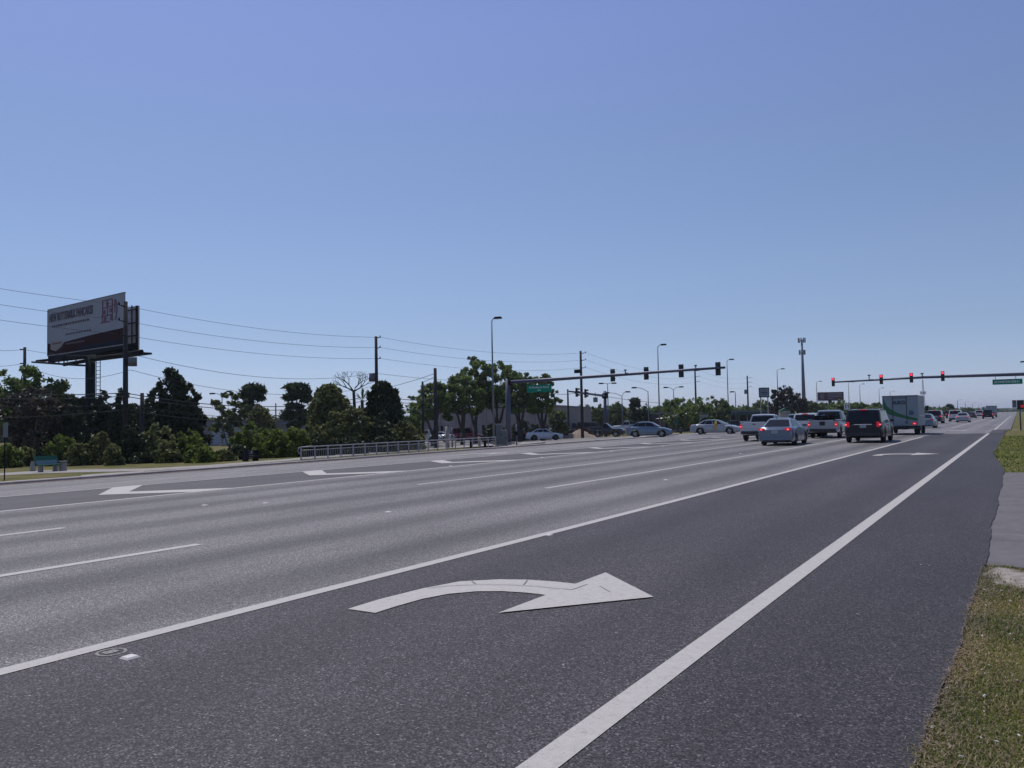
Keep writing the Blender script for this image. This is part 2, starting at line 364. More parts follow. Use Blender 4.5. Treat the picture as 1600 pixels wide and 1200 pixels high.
for k in range(-1, 8):
    y0 = 11.62+7.05*k
    e = EX(y0+2)
    b = MB(); pts = [(-19.36, y0), (e+.07, y0+2.0), (e+.07, y0+2.95), (-19.52, y0+.92), (-17.24, y0+2.35), (-17.24, y0+1.15)]
    vs = [(x, y, gz(x, y)+.007) for x, y in pts]; b.add(vs, [(0, 3, 2, 1), (0, 5, 4, 3)])
    names = ['chevron nearest the left edge, largest of the white V marks', 'second white chevron, right of the largest one', 'third white chevron in the row', 'fourth white chevron, in front of the railing end',
             'fifth white chevron in the row', 'sixth white chevron, small and far', 'seventh white chevron near the junction', 'farthest white chevron of the row']
    tag(b.build('chevron_marking', M['paint']), 'white chevron cut off outside the left of frame' if k < 0 else names[k], 'road marking', 'chevrons on the dark strip')
def arrow(ox, oy, label, s=1.0):
    # right turn arrow traced on the ground: tail, bend and triangular head
    b = MB(); z = .007; cl = [(-4.79, 5.30), (-4.77, 5.9), (-4.75, 6.35), (-4.66, 6.7), (-4.48, 6.93), (-4.2, 7.02), (-3.85, 7.0), (-3.5, 6.94)]
    L = [tuple(at(*p)[:2]) for p in ((543.3, 952.7), (592.5, 937.5), (659.7, 920.9), (717.5, 909.7), (780, 906.1), (825, 906.8), (867.5, 910), (930, 916.5))]
    Rr = [tuple(at(*p)[:2]) for p in ((586.3, 958.9), (620, 948.3), (660, 937), (700, 929.2), (745, 925.2), (785, 924.9), (825, 927.6), (884, 934.8))]
    cl = [((p[0]+q_[0])/2, (p[1]+q_[1])/2) for p, q_ in zip(L, Rr)]; H3 = [tuple(at(*p)[:2]) for p in ((779, 959.6), (1021.5, 934.4), (946.3, 895.9))]
    o_ = cl[0]
    def q(p): return (ox+(p[0]-o_[0])*s, oy+(p[1]-o_[1])*s, z)
    for i in range(len(cl)-1): b.add([q(L[i]), q(Rr[i]), q(Rr[i+1]), q(L[i+1])], [(0, 1, 2, 3)])
    b.add([(*q(p)[:2], .0105) for p in H3], [(0, 1, 2)])
    o = tag(b.build('turn_arrow', M['paint']), label, 'road marking')
    b = MB()                                # joints between the laid strips of marking tape
    def seam(ps, w_=.006):
        for p0, p1 in zip(ps, ps[1:]):
            d_ = Vector((p1[0]-p0[0], p1[1]-p0[1], 0)).normalized()*w_; n_ = (-d_.y, d_.x)
            b.add([(*q((p0[0]-n_[0], p0[1]-n_[1]))[:2], .0135), (*q((p1[0]-n_[0], p1[1]-n_[1]))[:2], .0135), (*q((p1[0]+n_[0], p1[1]+n_[1]))[:2], .0135), (*q((p0[0]+n_[0], p0[1]+n_[1]))[:2], .0135)], [(0, 1, 2, 3)])
    pxs = lambda *ps: seam([tuple(at(*p)[:2]) for p in ps])
    pxs((668, 921), (700, 917), (745, 915.3), (790, 915.3), (840, 918), (893, 923.5)); pxs((893, 923.5), (918, 915)); pxs((937, 917.5), (953, 927)); pxs((818, 915.5), (824, 908)); pxs((737, 910), (744, 914.5))
    b.build('tape_seam', mat('seam_grey', (.27, .26, .25), .9) if 'seam_grey' not in bpy.data.materials else bpy.data.materials['seam_grey'], o)
    return o
arrow(*[(u+v)/2 for u, v in zip(at(543.3, 952.7)[:2], at(586.3, 958.9)[:2])], 'big white right-turn arrow on the dark lane in the foreground')
arrow(-4.55, 33.0, 'small far white right-turn arrow near the dark estate car')
a = arrow(-24.6, 34.5, 'faint far white arrow in the lane along the kerb'); a.location.z = -.13
# raised reflective lane studs
b = MB(); b.box((0, 0, .006), (.10, .10, .012), taper=.75)
stud = b.build('lane_stud', mat('stud_white', (.62, .58, .55), .6))
spots = [(P_[0], P_[1]) for P_ in [tuple(at(203, 1028)), tuple(at(857, 836)), tuple(at(607, 800)), tuple(at(415, 786)), tuple(at(704, 728)), tuple(at(847, 714.5)), tuple(at(955, 705)), tuple(at(1036, 697.5)), tuple(at(860, 732.5)), tuple(at(989, 717)), tuple(at(1021, 736.5)), tuple(at(1040, 750)), tuple(at(1157, 709)), tuple(at(320, 789.5))]]
whr = ['beside the lane line at bottom left', 'just right of the turn lane line, mid photo', 'in the through lanes alone on bare asphalt', 'left of centre alone in the far through lane', 'on the chevron strip line, nearest the centre left', 'on the chevron strip line below the sign mast', 'on the chevron strip line past the sign mast', 'on the chevron strip line near the crossing cars', 'on the second long lane line, nearer', 'on the second long lane line, farther', 'on the first long lane line, nearer', 'between the lane lines in mid road', 'on the first long lane line near the silver sedan', 'in the dark strip below the largest chevron']
for i, (x, y) in enumerate(spots):
    o = stud if i == 0 else stud.copy()
    if i: COL.objects.link(o)
    o.location = (x, y, gz(x, y)); tag(o, 'small white road stud '+whr[i], 'road stud', 'raised studs along the lanes')
b = MB(); c = at(174, 1019.5)
for rr_, z_ in ((.105, .003),):
    b.add([(c.x+math.cos(t)*r__, c.y+math.sin(t)*r__, z_) for t in [2*math.pi*i/28 for i in range(28)] for r__ in (rr_, rr_-.022)], [(2*i, (2*i+2) % 56, (2*i+3) % 56, 2*i+1) for i in range(28)])
b.add([(c.x-.01+dx, c.y+dy, .0035) for dx, dy in ((-.04, -.05), (.04, -.05), (.04, .05), (-.04, .05))], [(0, 1, 2, 3)])
tag(b.build('worn_stud_patch', mat('glue_patch', (.24, .23, .22), .9, noise=.5, nscale=40)), 'round worn glue patch with white square beside line at bottom left', 'road stud patch')

# kerb, verge and sidewalks on the far left side
def ribbon(name, pts_near, pts_far, dz, m, thick=.0):
    b = MB(); n = len(pts_near); NA = 10 if not thick else 1
    def dens(ps):
        out = []
        for i in range(n-1):
            for k in range(4): out.append(ps[i].lerp(ps[i+1], k/4))
        return out+[ps[-1]]
    A, B = dens(pts_near), dens(pts_far)
    k = len(A)
    for j in range(NA+1):
        for p_, q_ in zip(A, B): p = p_.lerp(q_, j/NA); b.v.append((p.x, p.y, gz(p.x, p.y)+dz))
    for j in range(NA):
        for i in range(k-1): b.f.append((j*k+i, j*k+i+1, j*k+k+i+1, j*k+k+i))
    if thick:
        o0 = len(b.v)
        for p in A: b.v.append((p.x, p.y, gz(p.x, p.y)+dz-thick))
        for i in range(k-1): b.f.append((o0+i, o0+i+1, i+1, i))
    return tag(b.build(name, m), kind='structure')
b = MB(); n = 0
kp = [(KX-.0, Y) for Y in lin(-60, 58, 60)]+[(KX+.3, 62), (KX+.3, 70)]
for x, y in kp:
    z = gz(x, y)
    for dx, dz in ((.0, -.05), (.0, .06), (-.03, .085), (-.26, .09), (-.26, -.05)): b.v.append((x+dx, y, z+dz))
for i in range(len(kp)-1):
    for k in range(4): a = i*5+k; b.f.append((a, a+5, a+6, a+1))
b.f.append((0, 1, 2, 3, 4)); b.f.append(tuple((len(kp)-1)*5+k for k in (4, 3, 2, 1, 0)))
tag(b.build('kerb', M['kerbc']), 'long pale concrete kerb along the far side of the road', 'kerb', kind='structure')
YV = lin(-60, 20, 8)+lin(20, 46, 26)[1:]
sheet('verge', -62, KX-.26, YV, .06, M['ground'], 24)
sw_far = [at(x, y, .1) for x, y in ((-120, 744), (0, 738.2), (60, 734.5), (120, 732.8), (230, 731), (320, 726), (440, 717), (560, 707), (680, 699), (770, 693.5))]
sw_near = [at(x, y, .1) for x, y in ((-120, 749), (0, 742), (60, 738.8), (122, 737), (230, 734.6), (320, 729.2), (440, 720), (560, 710), (680, 701), (770, 695.5))]
ribbon('sidewalk', sw_near, sw_far, .072, M['conc'])
ribbon('sidewalk', [at(x, y, .1) for x, y in ((128, 743.5), (150, 742), (190, 738.5), (225, 736.5))], [at(x, y, .1) for x, y in ((126, 741.5), (150, 739.5), (190, 736.8), (225, 735))], .078, M['conc'])
# side street: pale surface in front of the crossing cars
def patch(name, px, dz, m):                 # polygon strips between two pixel polylines
    near, far = px
    return ribbon(name, [at(*p) for p in near], [at(*p) for p in far], dz, m)
patch('side_street', ([(560, 703), (640, 698), (760, 696), (812, 698.5), (900, 692.5), (985, 687), (1066, 679.8), (1160, 675.3)], [(560, 686.2), (640, 685.5), (760, 684.3), (812, 684.2), (900, 683.3), (985, 681.2), (1066, 677.2), (1160, 672.6)]), -.03, M['side'])
def island(pxs, dz, m, name):
    pts = [at(*p) for p in pxs]; b = MB(); n = len(pts)
    z0 = [p.z for p in pts]
    b.add([(p.x, p.y, p.z-.05) for p in pts]+[(p.x, p.y, p.z+dz) for p in pts], [tuple(range(n, 2*n))]+[(i, (i+1) % n, n+(i+1) % n, n+i) for i in range(n)])
    return tag(b.build(name, m), kind='structure')
island([(812, 696.5), (852, 692.2), (848, 690.6), (815, 692)], .08, M['conc'], 'traffic_island_kerb')
island([(1000, 684.2), (1060, 679), (1058, 678), (1005, 682)], .06, M['conc'], 'median_kerb')
island([(878, 684.2), (920, 683.2), (900, 681.2), (872, 682)], .10, mat('clay_kerb', (.30, .20, .13), .9, noise=.2), 'corner_kerb')
# right-hand verge: concrete pad, grass and far kerb lines
YR = lin(9.85, 24.8, 60)
sheet('concrete_pad', lambda Y: redge(Y)-.12, lambda Y: 9, YR, -.012, M['pad'], 2)
sheet('right_verge', lambda Y: redge(Y)-.15, 14, lin(-6, 9.9, 60), -.03, M['ground'], 4)
sheet('far_right_verge', lambda Y: redge(Y)-.15, 14, lin(24.8, 78, 60), -.025, M['ground'], 4)
for k, Y in enumerate((84, 92, 101)):
    sheet('sidewalk', .1, 12, [Y, Y+1.6-.2*k], -.01, M['conc'], 1)
M['dirtspot'] = mat('sandy_dirt', (.27, .235, .205), .95, noise=.4, nscale=9, bump=.5, bscale=22)
b = MB(); rg = random.Random(4)
def insand(x, y, k=1.0): return ((x-.12)/.48)**2+((y-9.15)/.62)**2 + .22*math.sin(9*x+4*y)+.15*math.sin(17*x-9*y) < k
for i in range(90):
    for j in range(110):
        x, y = -.5+i*.0156, 8.0+j*.018
        if insand(x, y, .95+.25*rg.random()**2): b.add([(x+dx, y+dy, -.012+.010*math.sin(13*(x+dx)+7*(y+dy))+.006) for dx, dy in ((0, 0), (.0157, 0), (.0157, .0181), (0, .0181))], [(0, 1, 2, 3)])
tag(b.build('sandy_patch', M['dirtspot']), kind='structure')

# bits lying on the asphalt
rg = random.Random(21); b = MB()
for px_, py_ in ((1440, 883), (1452, 884), (432, 1158), (548, 1085), (948, 1176), (952, 1180), (962, 990), (1050, 1168), (683, 944), (612, 1010), (330, 1120), (760, 1100), (1180, 1010), (1250, 1120), (1340, 960), (880, 1040), (590, 1150)):
    c = at(px_, py_); a_ = rg.uniform(0, 3); b.box((c.x, c.y, .004), (rg.uniform(.012, .03), rg.uniform(.005, .010), .006), a_, .6)
tag(b.build('road_litter', mat('litter_pale', (.5, .47, .42), .8)), 'tiny pale chips scattered on the dark asphalt in the foreground', 'litter', kind='stuff')
# grass blades on the near right verge
def blades(name, n, seed, xr, yr, hl, m, flat=False, w0=.004):
    g = np.random.default_rng(seed); x = g.uniform(*xr, n); y = yr[0]+(yr[1]-yr[0])*g.random(n)**1.3
    e = np.array([redge(v) for v in y]); off = g.normal(0, .035, n)
    k = (x > e+off) & ~((y > 9.75) & (y < 20) & (x > -.1)) & ~((((x-.12)/.48)**2+((y-9.15)/.62)**2+.22*np.sin(9*x+4*y)+.15*np.sin(17*x-9*y) < .95) & (g.random(n) < np.where(((x-.12)/.48)**2+((y-9.15)/.62)**2 < .45, .97, .6))); x = x[k]; y = y[k]; n = len(x)
    h = g.uniform(*hl, n)*(1+.5*np.sin(x*3.1+y*2.3)*np.sin(y*1.7)); a = g.uniform(0, 2*np.pi, n); lean = g.uniform(.2, 1.3, n)
    if flat: lean = g.uniform(1.1, 1.5, n)
    wv = w0*(1+y*.08)
    dx, dy = np.cos(a), np.sin(a); z0 = np.full(n, -.03 if not flat else -.012)
    v = np.zeros((n, 5, 3)); lx, ly = -dy, dx
    for i, (t, wf) in enumerate(((0, 1), (0, -1), (.55, .8), (.55, -.8), (1, 0))):
        bend = np.sin(lean*t)*h*t; up = np.cos(lean*t*.9)*h*t
        v[:, i, 0] = x+dx*bend+lx*wv*wf; v[:, i, 1] = y+dy*bend+ly*wv*wf; v[:, i, 2] = z0+up
    me = bpy.data.meshes.new(name); me.vertices.add(n*5); me.vertices.foreach_set('co', v.ravel())
    idx = np.arange(n)[:, None]*5
    tri = np.concatenate([idx+[0, 1, 3], idx+[0, 3, 2], idx+[2, 3, 4]], 1).reshape(-1)
    me.loops.add(len(tri)); me.loops.foreach_set('vertex_index', tri.astype(np.int32)); nf = len(tri)//3
    me.polygons.add(nf); me.polygons.foreach_set('loop_start', np.arange(nf, dtype=np.int32)*3); me.polygons.foreach_set('loop_total', np.full(nf, 3, dtype=np.int32))
    me.update(); me.validate(); me.materials.append(m); o = bpy.data.objects.new(name, me); COL.objects.link(o); return o
M['blade'] = leafmat('grass_blade', (.115, .15, .035), (.31, .33, .11), .45); M['straw'] = leafmat('straw', (.16, .12, .08), (.42, .33, .24), .3)
tag(blades('grass', 150000, 1, (-.55, 3.2), (3.2, 9.9), (.02, .055), M['blade'], w0=.0022), 'short mixed green grass on the right verge', 'grass', kind='stuff')
tag(blades('grass', 16000, 5, (-1.0, 6), (24.8, 60), (.05, .10), M['blade'], w0=.006), 'grass verge beyond the concrete pad', 'grass', kind='stuff')
tag(blades('dry_grass', 60000, 2, (-.65, 3.2), (3.2, 9.9), (.02, .05), M['straw'], True, w0=.0018), 'dry straw clippings lying in the near right grass', 'dry grass', kind='stuff')
M['straw2'] = leafmat('pale_straw', (.20, .155, .11), (.46, .36, .28), .3)
g9 = np.random.default_rng(9)
def edge_straw(n, yr, band, hl):
    y = yr[0]+(yr[1]-yr[0])*g9.random(n); x = np.array([redge(v) for v in y])+np.abs(g9.normal(0, band, n))-.012; a = g9.uniform(0, 6.28, n); L_ = g9.uniform(*hl, n); b = MB()
    for i in range(n):
        dx, dy = math.cos(a[i])*L_[i], math.sin(a[i])*L_[i]; w_ = .0022; z = .004+g9.random()*.02
        b.add([(x[i]-dy/L_[i]*w_, y[i]+dx/L_[i]*w_, z), (x[i]+dy/L_[i]*w_, y[i]-dx/L_[i]*w_, z), (x[i]+dx, y[i]+dy, z+g9.uniform(-.004, .02))], [(0, 1, 2)])
    return b
tag(edge_straw(2600, (3.2, 9.6), .08, (.015, .055)).build('dry_grass', M['straw2']), 'pale dead straw along the ragged edge of the asphalt', 'dry grass', kind='stuff')
rg = random.Random(8); b = MB()
for i in range(60):
    y = rg.uniform(3.3, 9.2); x = redge(y)+rg.uniform(-.02, 1.8)*rg.random()+.02; a = rg.uniform(0, 3.1); s = rg.uniform(.006, .016)
    b.box((x, y, .0), (s*2.2, s, s*.4), a, .6)
tag(b.build('leaf_litter', mat('litter', (.55, .52, .45), .8)), 'pale leaf litter scattered in the near grass', 'leaf litter', kind='stuff')
# ------------------------------------------------------------------ vegetation
def leaf_mesh(pts, nrm, size, g, aspect=1.6):
    n = len(pts); a = g.normal(size=(n, 3)); a /= np.linalg.norm(a, axis=1)[:, None]
    nn = nrm*.7+a; nn /= np.linalg.norm(nn, axis=1)[:, None]+1e-9
    t = np.cross(nn, g.normal(size=(n, 3))); t /= np.linalg.norm(t, axis=1)[:, None]+1e-9; u = np.cross(nn, t)
    s = (size*g.uniform(.6, 1.35, n))[:, None]
    v = np.stack([pts-t*s*aspect*.5, pts-u*s*.32+t*s*.05, pts+t*s*aspect*.5, pts+u*s*.32+t*s*.05], 1)
    return v.reshape(-1, 3)
def quads_obj(name, v, m, parent=None):
    n = len(v)//4; me = bpy.data.meshes.new(name); me.vertices.add(n*4); me.vertices.foreach_set('co', v.astype(np.float32).ravel())
    me.loops.add(n*4); me.loops.foreach_set('vertex_index', np.arange(n*4, dtype=np.int32))
    me.polygons.add(n); me.polygons.foreach_set('loop_start', np.arange(n, dtype=np.int32)*4); me.polygons.foreach_set('loop_total', np.full(n, 4, dtype=np.int32))
    me.update(); me.validate(); me.materials.append(m); o = bpy.data.objects.new(name, me); COL.objects.link(o); o.parent = parent; return o
def crown_pts(kind, rx, ry, h, n, g):
    """clump centres, clump radii and leaf points of a crown h tall with half widths rx, ry, its base at z=0"""
    C_, Rd = [], []; seedph = g.uniform(0, 6.28, 3)
    tries = 0
    ncl = {'round': 150, 'oak': 120, 'cone': 260, 'pine': 60, 'bush': 120, 'airy': 60, 'ivy': 240}[kind]
    while len(C_) < ncl and tries < 20000:
        tries += 1; x, y, z = g.uniform(-1, 1), g.uniform(-1, 1), g.uniform(0, 1)
        rr = math.hypot(x, y); ang = math.atan2(y, x); wob = 1+.16*math.sin(3*ang+z*7+seedph[0])+.10*math.sin(5*ang-z*11+seedph[1])
        if kind == 'cone':
            lim = ((1-z)**.62*.95+.04)*(1+.12*math.sin(z*26+2*ang)); r = .10+.08*(1-z)
            if rr > lim or z < .02: continue
            if rr < lim*.5 and g.random() < .5: continue
        elif kind == 'pine':
            if rr > (.45+.55*math.sin(math.pi*min(1, z*1.02)))*wob: continue
            if math.sin(z*15+ang*1.0+seedph[0]) < -.35 : continue
            r = .17
        elif kind == 'oak':
            q = (rr/wob)**2+((z-.42)/.6)**2
            if q > 1 or z < .12*(1-rr): continue
            if q < .35 and g.random() < .6: continue
            if math.sin(4*ang+z*9+seedph[2]) < -.72: continue
            r = .13
        elif kind == 'airy':
            if (rr/wob)**2+((z-.5)/.55)**2 > 1: continue
            r = .13
        elif kind == 'bush':
            if (rr/wob)**2+(z/.95)**2.4 > 1: continue
            r = .15
        elif kind == 'ivy':
            if rr**2.6+abs((z-.45)/.56)**2.6 > 1: continue
            if rr < .4 and g.random() < .6 and z < .8: continue
            r = .11
        else:
            q = (rr/wob)**2+((z-.5)/.52)**2
            if q > 1: continue
            if q < .3 and g.random() < .6: continue
            r = .13
        C_.append((x, y, z)); Rd.append(r*g.uniform(.55, 1.45))
    if kind == 'ivy':
        C2 = np.array(C_); R2 = np.array(Rd); k2 = g.choice(len(C2), n, p=R2**2/(R2**2).sum()); d2 = g.normal(size=(n, 3)); d2 /= np.linalg.norm(d2, axis=1)[:, None]
        pc = (C2[k2]*np.array([1.02, 1.02, 1.0])+d2*(R2[k2]*1.3*g.random(n)**.5)[:, None]*np.array([1, 1, rx/h]))*np.array([rx, ry, h])
    if kind == 'ivy':                       # clipped-looking dome: leaves hug a lumpy shell
        a_ = g.uniform(0, 2*np.pi, n); t_ = g.random(n)**.8; rad = (1-np.clip((t_-.42)/.58, 0, 1)**2.7)**.5*(.84+.16*np.sin(np.pi*np.clip(t_*1.1+.1, 0, 1)))
        lump = 1+.09*np.sin(3*a_+7*t_+seedph[0])+.06*np.sin(7*a_-13*t_+seedph[1])+.03*np.sin(15*a_+31*t_); kk = 1+.05-np.abs(g.normal(0, .13, n)); kk[g.random(n) < .12] *= g.uniform(.5, 1)
        nx_ = np.cos(a_)*rad; ny_ = np.sin(a_)*rad; pt = np.stack([nx_*lump*kk*rx, ny_*lump*kk*ry, np.clip(t_*(1+.03*np.sin(5*a_+seedph[2])), 0, 1.05)*h*(.93+.07*kk)], 1)
        nn_ = np.stack([np.cos(a_), np.sin(a_), (t_-.4)*1.8], 1); nn_ /= np.linalg.norm(nn_, axis=1)[:, None]
        mk = g.random(n) < .55; pt[mk] = pc[mk]; nn_[mk] = d2[mk]; pt[:, 2] = np.clip(pt[:, 2], 0, None)
        return np.array(C_)*np.array([rx, ry, h])*.8, pt, nn_
    if kind == 'pine':                      # flat pads of needles around an open stem
        E_ = [(0, 0, .88, .62, .10), (.2, .1, .80, .5, .07)]+[(math.cos(q)*rq, math.sin(q)*rq, zq, sq, sq*g.uniform(.16, .26)) for q, rq, zq, sq in [(seedph[0]+i*2.4, g.uniform(.35, .62), .06+.64*i/7+g.uniform(-.05, .05), g.uniform(.26, .46)) for i in range(8)]]
        wq = np.array([e_[3]**2 for e_ in E_]); ki = g.choice(len(E_), n, p=wq/wq.sum()); E_ = np.array(E_); dsp = g.normal(size=(n, 3)); dsp /= np.linalg.norm(dsp, axis=1)[:, None]
        kk = (g.random(n)**.5)*(1+.25*np.sin(5*np.arctan2(dsp[:, 1], dsp[:, 0])+ki*2)+g.normal(0, .12, n))
        pt = np.stack([(E_[ki, 0]+dsp[:, 0]*E_[ki, 3]*kk)*rx, (E_[ki, 1]+dsp[:, 1]*E_[ki, 3]*kk)*ry, (E_[ki, 2]+dsp[:, 2]*E_[ki, 4]*kk)*h], 1)
        return E_[:, :3]*np.array([rx, ry, h]), pt, dsp
    C_ = np.array(C_); Rd = np.array(Rd); wgt = Rd**2; k = g.choice(len(C_), n, p=wgt/wgt.sum())
    dsp = g.normal(size=(n, 3)); dsp /= np.linalg.norm(dsp, axis=1)[:, None]; rad = g.random(n)**.5*g.uniform(.8, 1.25, n)
    zs = (rx/h)*(.45 if kind == 'pine' else (.85 if kind != 'cone' else 1.3))
    P_ = C_[k]+dsp*(Rd[k]*rad)[:, None]*np.array([1, 1, zs])
    P_[:, 2] = np.clip(P_[:, 2], .0, 1.15)
    return C_*np.array([rx, ry, h]), P_*np.array([rx, ry, h]), dsp
def plant(name, label, cat, px, ytop, hw, Z, kind, m, n, leaf=.22, trunk=0.0, ybase=None, group=None, forks=3, seed=1, loc=None, tr=.16, depth=1.0, trunkmat=None, lift=.0):
    """a tree or shrub whose foot is under picture column px at depth Z; ytop = its top, hw = half width in picture px"""
    g = np.random.default_rng(seed); base = loc if loc else col_at(px, Z)
    top = P(px, ytop, Z).z; H = top-base.z; rx = hw*Z/F; ht = trunk*H
    e = empty(name, base, g.uniform(-.2, .2), label, cat, group)
    cc, pts, nr = crown_pts(kind, rx, rx*depth, H-ht, int(n*1.35), g)
    pts[:, 2] += ht; cc[:, 2] += ht
    v = leaf_mesh(pts, nr, leaf*.95, g, 1.6 if kind != 'pine' else 2.4)
    quads_obj('crown' if trunk > 0 or kind in ('cone', 'round', 'ivy') else 'foliage', v, m, e)
    b = MB(); rg = random.Random(seed)
    if trunk > 0:
        if forks <= 1:
            b.tube([(0, 0, -.3), (.03*H*rg.uniform(-1, 1), 0, ht), (.04*H*rg.uniform(-1, 1), .0, ht+(H-ht)*.8)], [tr, tr*.75, tr*.2], 7)
        else:
            sp = ht*.45; b.tube([(0, 0, -.3), (.05, .03, sp)], [tr*1.3, tr], 8)
            for k in range(forks):
                a = 2*math.pi*k/forks+rg.uniform(-.5, .5); rr = rx*rg.uniform(.35, .6)
                b.tube([(.03, .02, sp-.1), (math.cos(a)*rr*.35, math.sin(a)*rr*.35, sp+(ht-sp)*.6), (math.cos(a)*rr*.75, math.sin(a)*rr*.75, ht+(H-ht)*.2), (math.cos(a)*rr, math.sin(a)*rr, ht+(H-ht)*.6)], [tr*.8, tr*.6, tr*.42, tr*.15], 6)
        for c in cc[::max(1, len(cc)//18)]:
            z0 = ht+(c[2]-ht)*.35; b.tube([(0, 0, z0), tuple(c*.6+np.array([0, 0, z0])*.4), tuple(c)], [tr*.3, tr*.2, tr*.07], 4)
        b.build('trunk', trunkmat or M['bark'], e, True)
    else:
        for c in cc[::max(1, len(cc)//9)]: b.tube([(c[0]*.15, c[1]*.15, -.1), tuple(c*np.array([.6, .6, .6])), tuple(c)], [.05, .035, .012], 4)
        b.build('trunk' if kind in ('cone', 'ivy', 'round') else 'stem', M['bark'], e)
    return e
D, O_, OL, BU, PI_, LI, PU, FA = (M[k] for k in ('lf_dark', 'lf_oak', 'lf_olive', 'lf_bush', 'lf_pine', 'lf_light', 'lf_purple', 'lf_far'))
T = 'tree'; S = 'shrub'
# tall trees on the left
plant('oak_tree', 'large spreading dark green tree at the far left edge behind the bench', T, 22, 573, 74, 66, 'oak', O_, 11000, .26, .30, seed=3, tr=.3)
plant('oak_tree', 'sparse brownish tree with visible limbs just behind the green bench', T, 52, 606, 46, 56, 'oak', PU, 2600, .25, .3, seed=4, tr=.2)
plant('cedar_tree', 'narrow dark tree left of the billboard column', T, 106, 606, 34, 58, 'cone', D, 7500, .25, .05, seed=5)
plant('cedar_tree', 'ragged dark tree right behind the billboard column', T, 160, 610, 34, 62, 'cone', D, 7500, .25, .05, seed=6)
plant('cedar_tree', 'dark pointed tree between the billboard column and the utility pole', T, 192, 606, 34, 58, 'cone', D, 7500, .25, .05, seed=7)
plant('cedar_tree', 'small dark tree beside a short post, right of the tall pole', T, 226, 622, 28, 56, 'cone', D, 5500, .25, .05, seed=8)
plant('cedar_tree', 'tallest dark cedar with a pointed spire left of the gap', T, 270, 563, 44, 60, 'cone', D, 17000, .25, .03, seed=9)
plant('cedar_tree', 'dark cedar shoulder leaning on the right of the tallest cedar', T, 293, 586, 33, 60, 'cone', D, 12000, .25, .03, seed=10)
plant('cedar_tree', 'low dark cedar left of the tallest cedar', T, 246, 590, 30, 59, 'cone', D, 7500, .25, .03, seed=11)
plant('airy_tree', 'thin pale yellow-green tree in front of the far warehouse', T, 358, 614, 30, 86, 'airy', LI, 2300, .3, .25, seed=12, tr=.12)
plant('pine_tree', 'flat-topped pine behind the pale yellow-green tree', T, 396, 600, 25, 88, 'pine', PI_, 4800, .32, .42, forks=1, seed=13, tr=.16)
plant('round_tree', 'small dense tree with yellowish crown under the flat-topped pine', T, 407, 634, 22, 80, 'round', OL, 2200, .28, .12, seed=14)
plant('pine_tree', 'open pine with tiered clumps left of the round ivy-clad tree', T, 465, 598, 27, 86, 'pine', PI_, 4800, .32, .36, forks=1, seed=15, tr=.16)
plant('round_tree', 'dome-shaped dark tree left of the bare tree', T, 514, 603, 31, 66, 'ivy', OL, 11000, .28, .03, seed=16)
plant('round_tree', 'tall rounded dark tree right behind the second utility pole', T, 600, 600, 27, 64, 'ivy', D, 11000, .28, .03, seed=17)
plant('round_tree', 'tiny green tree peeping over shrubs left of the oak group', T, 640, 634, 19, 84, 'round', O_, 1500, .3, .1, seed=18)
# oaks before the beige building
oaks = [(676, 600, 36, 96, 'leaning low oak at left end of the oak group by the beige building'), (722, 584, 34, 99, 'oak with forked trunk left of the tall street lamp'), (742, 557, 30, 104, 'tallest oak of the group, its top left of the street lamp'),
        (778, 564, 36, 104, 'broad oak crown right behind the tall street lamp'), (812, 580, 30, 100, 'oak right of the sign mast, above the green street sign'), (848, 584, 25, 100, 'rightmost oak at the end of the beige building')]
for i, (x, y, hw, Z, lab) in enumerate(oaks):
    plant('oak_tree', lab, T, x, y, hw, Z, 'oak', O_, 10500, .24, .40, seed=30+i, forks=3, tr=.26)
plant('round_tree', 'small green tree right of the beige building', T, 872, 640, 14, 112, 'round', FA, 1000, .4, .1, seed=37)
plant('cedar_tree', 'broad dark tree low behind the short post and dark cedar', T, 132, 622, 36, 68, 'ivy', D, 6500, .22, .02, seed=21)
plant('cedar_tree', 'broad dark mass of tree filling behind the utility pole', T, 205, 634, 40, 66, 'ivy', D, 6500, .22, .02, seed=22)
plant('round_tree', 'dark round tree low between the billboard column and the bench tree', T, 75, 628, 34, 68, 'ivy', O_, 5200, .24, .02, seed=23)
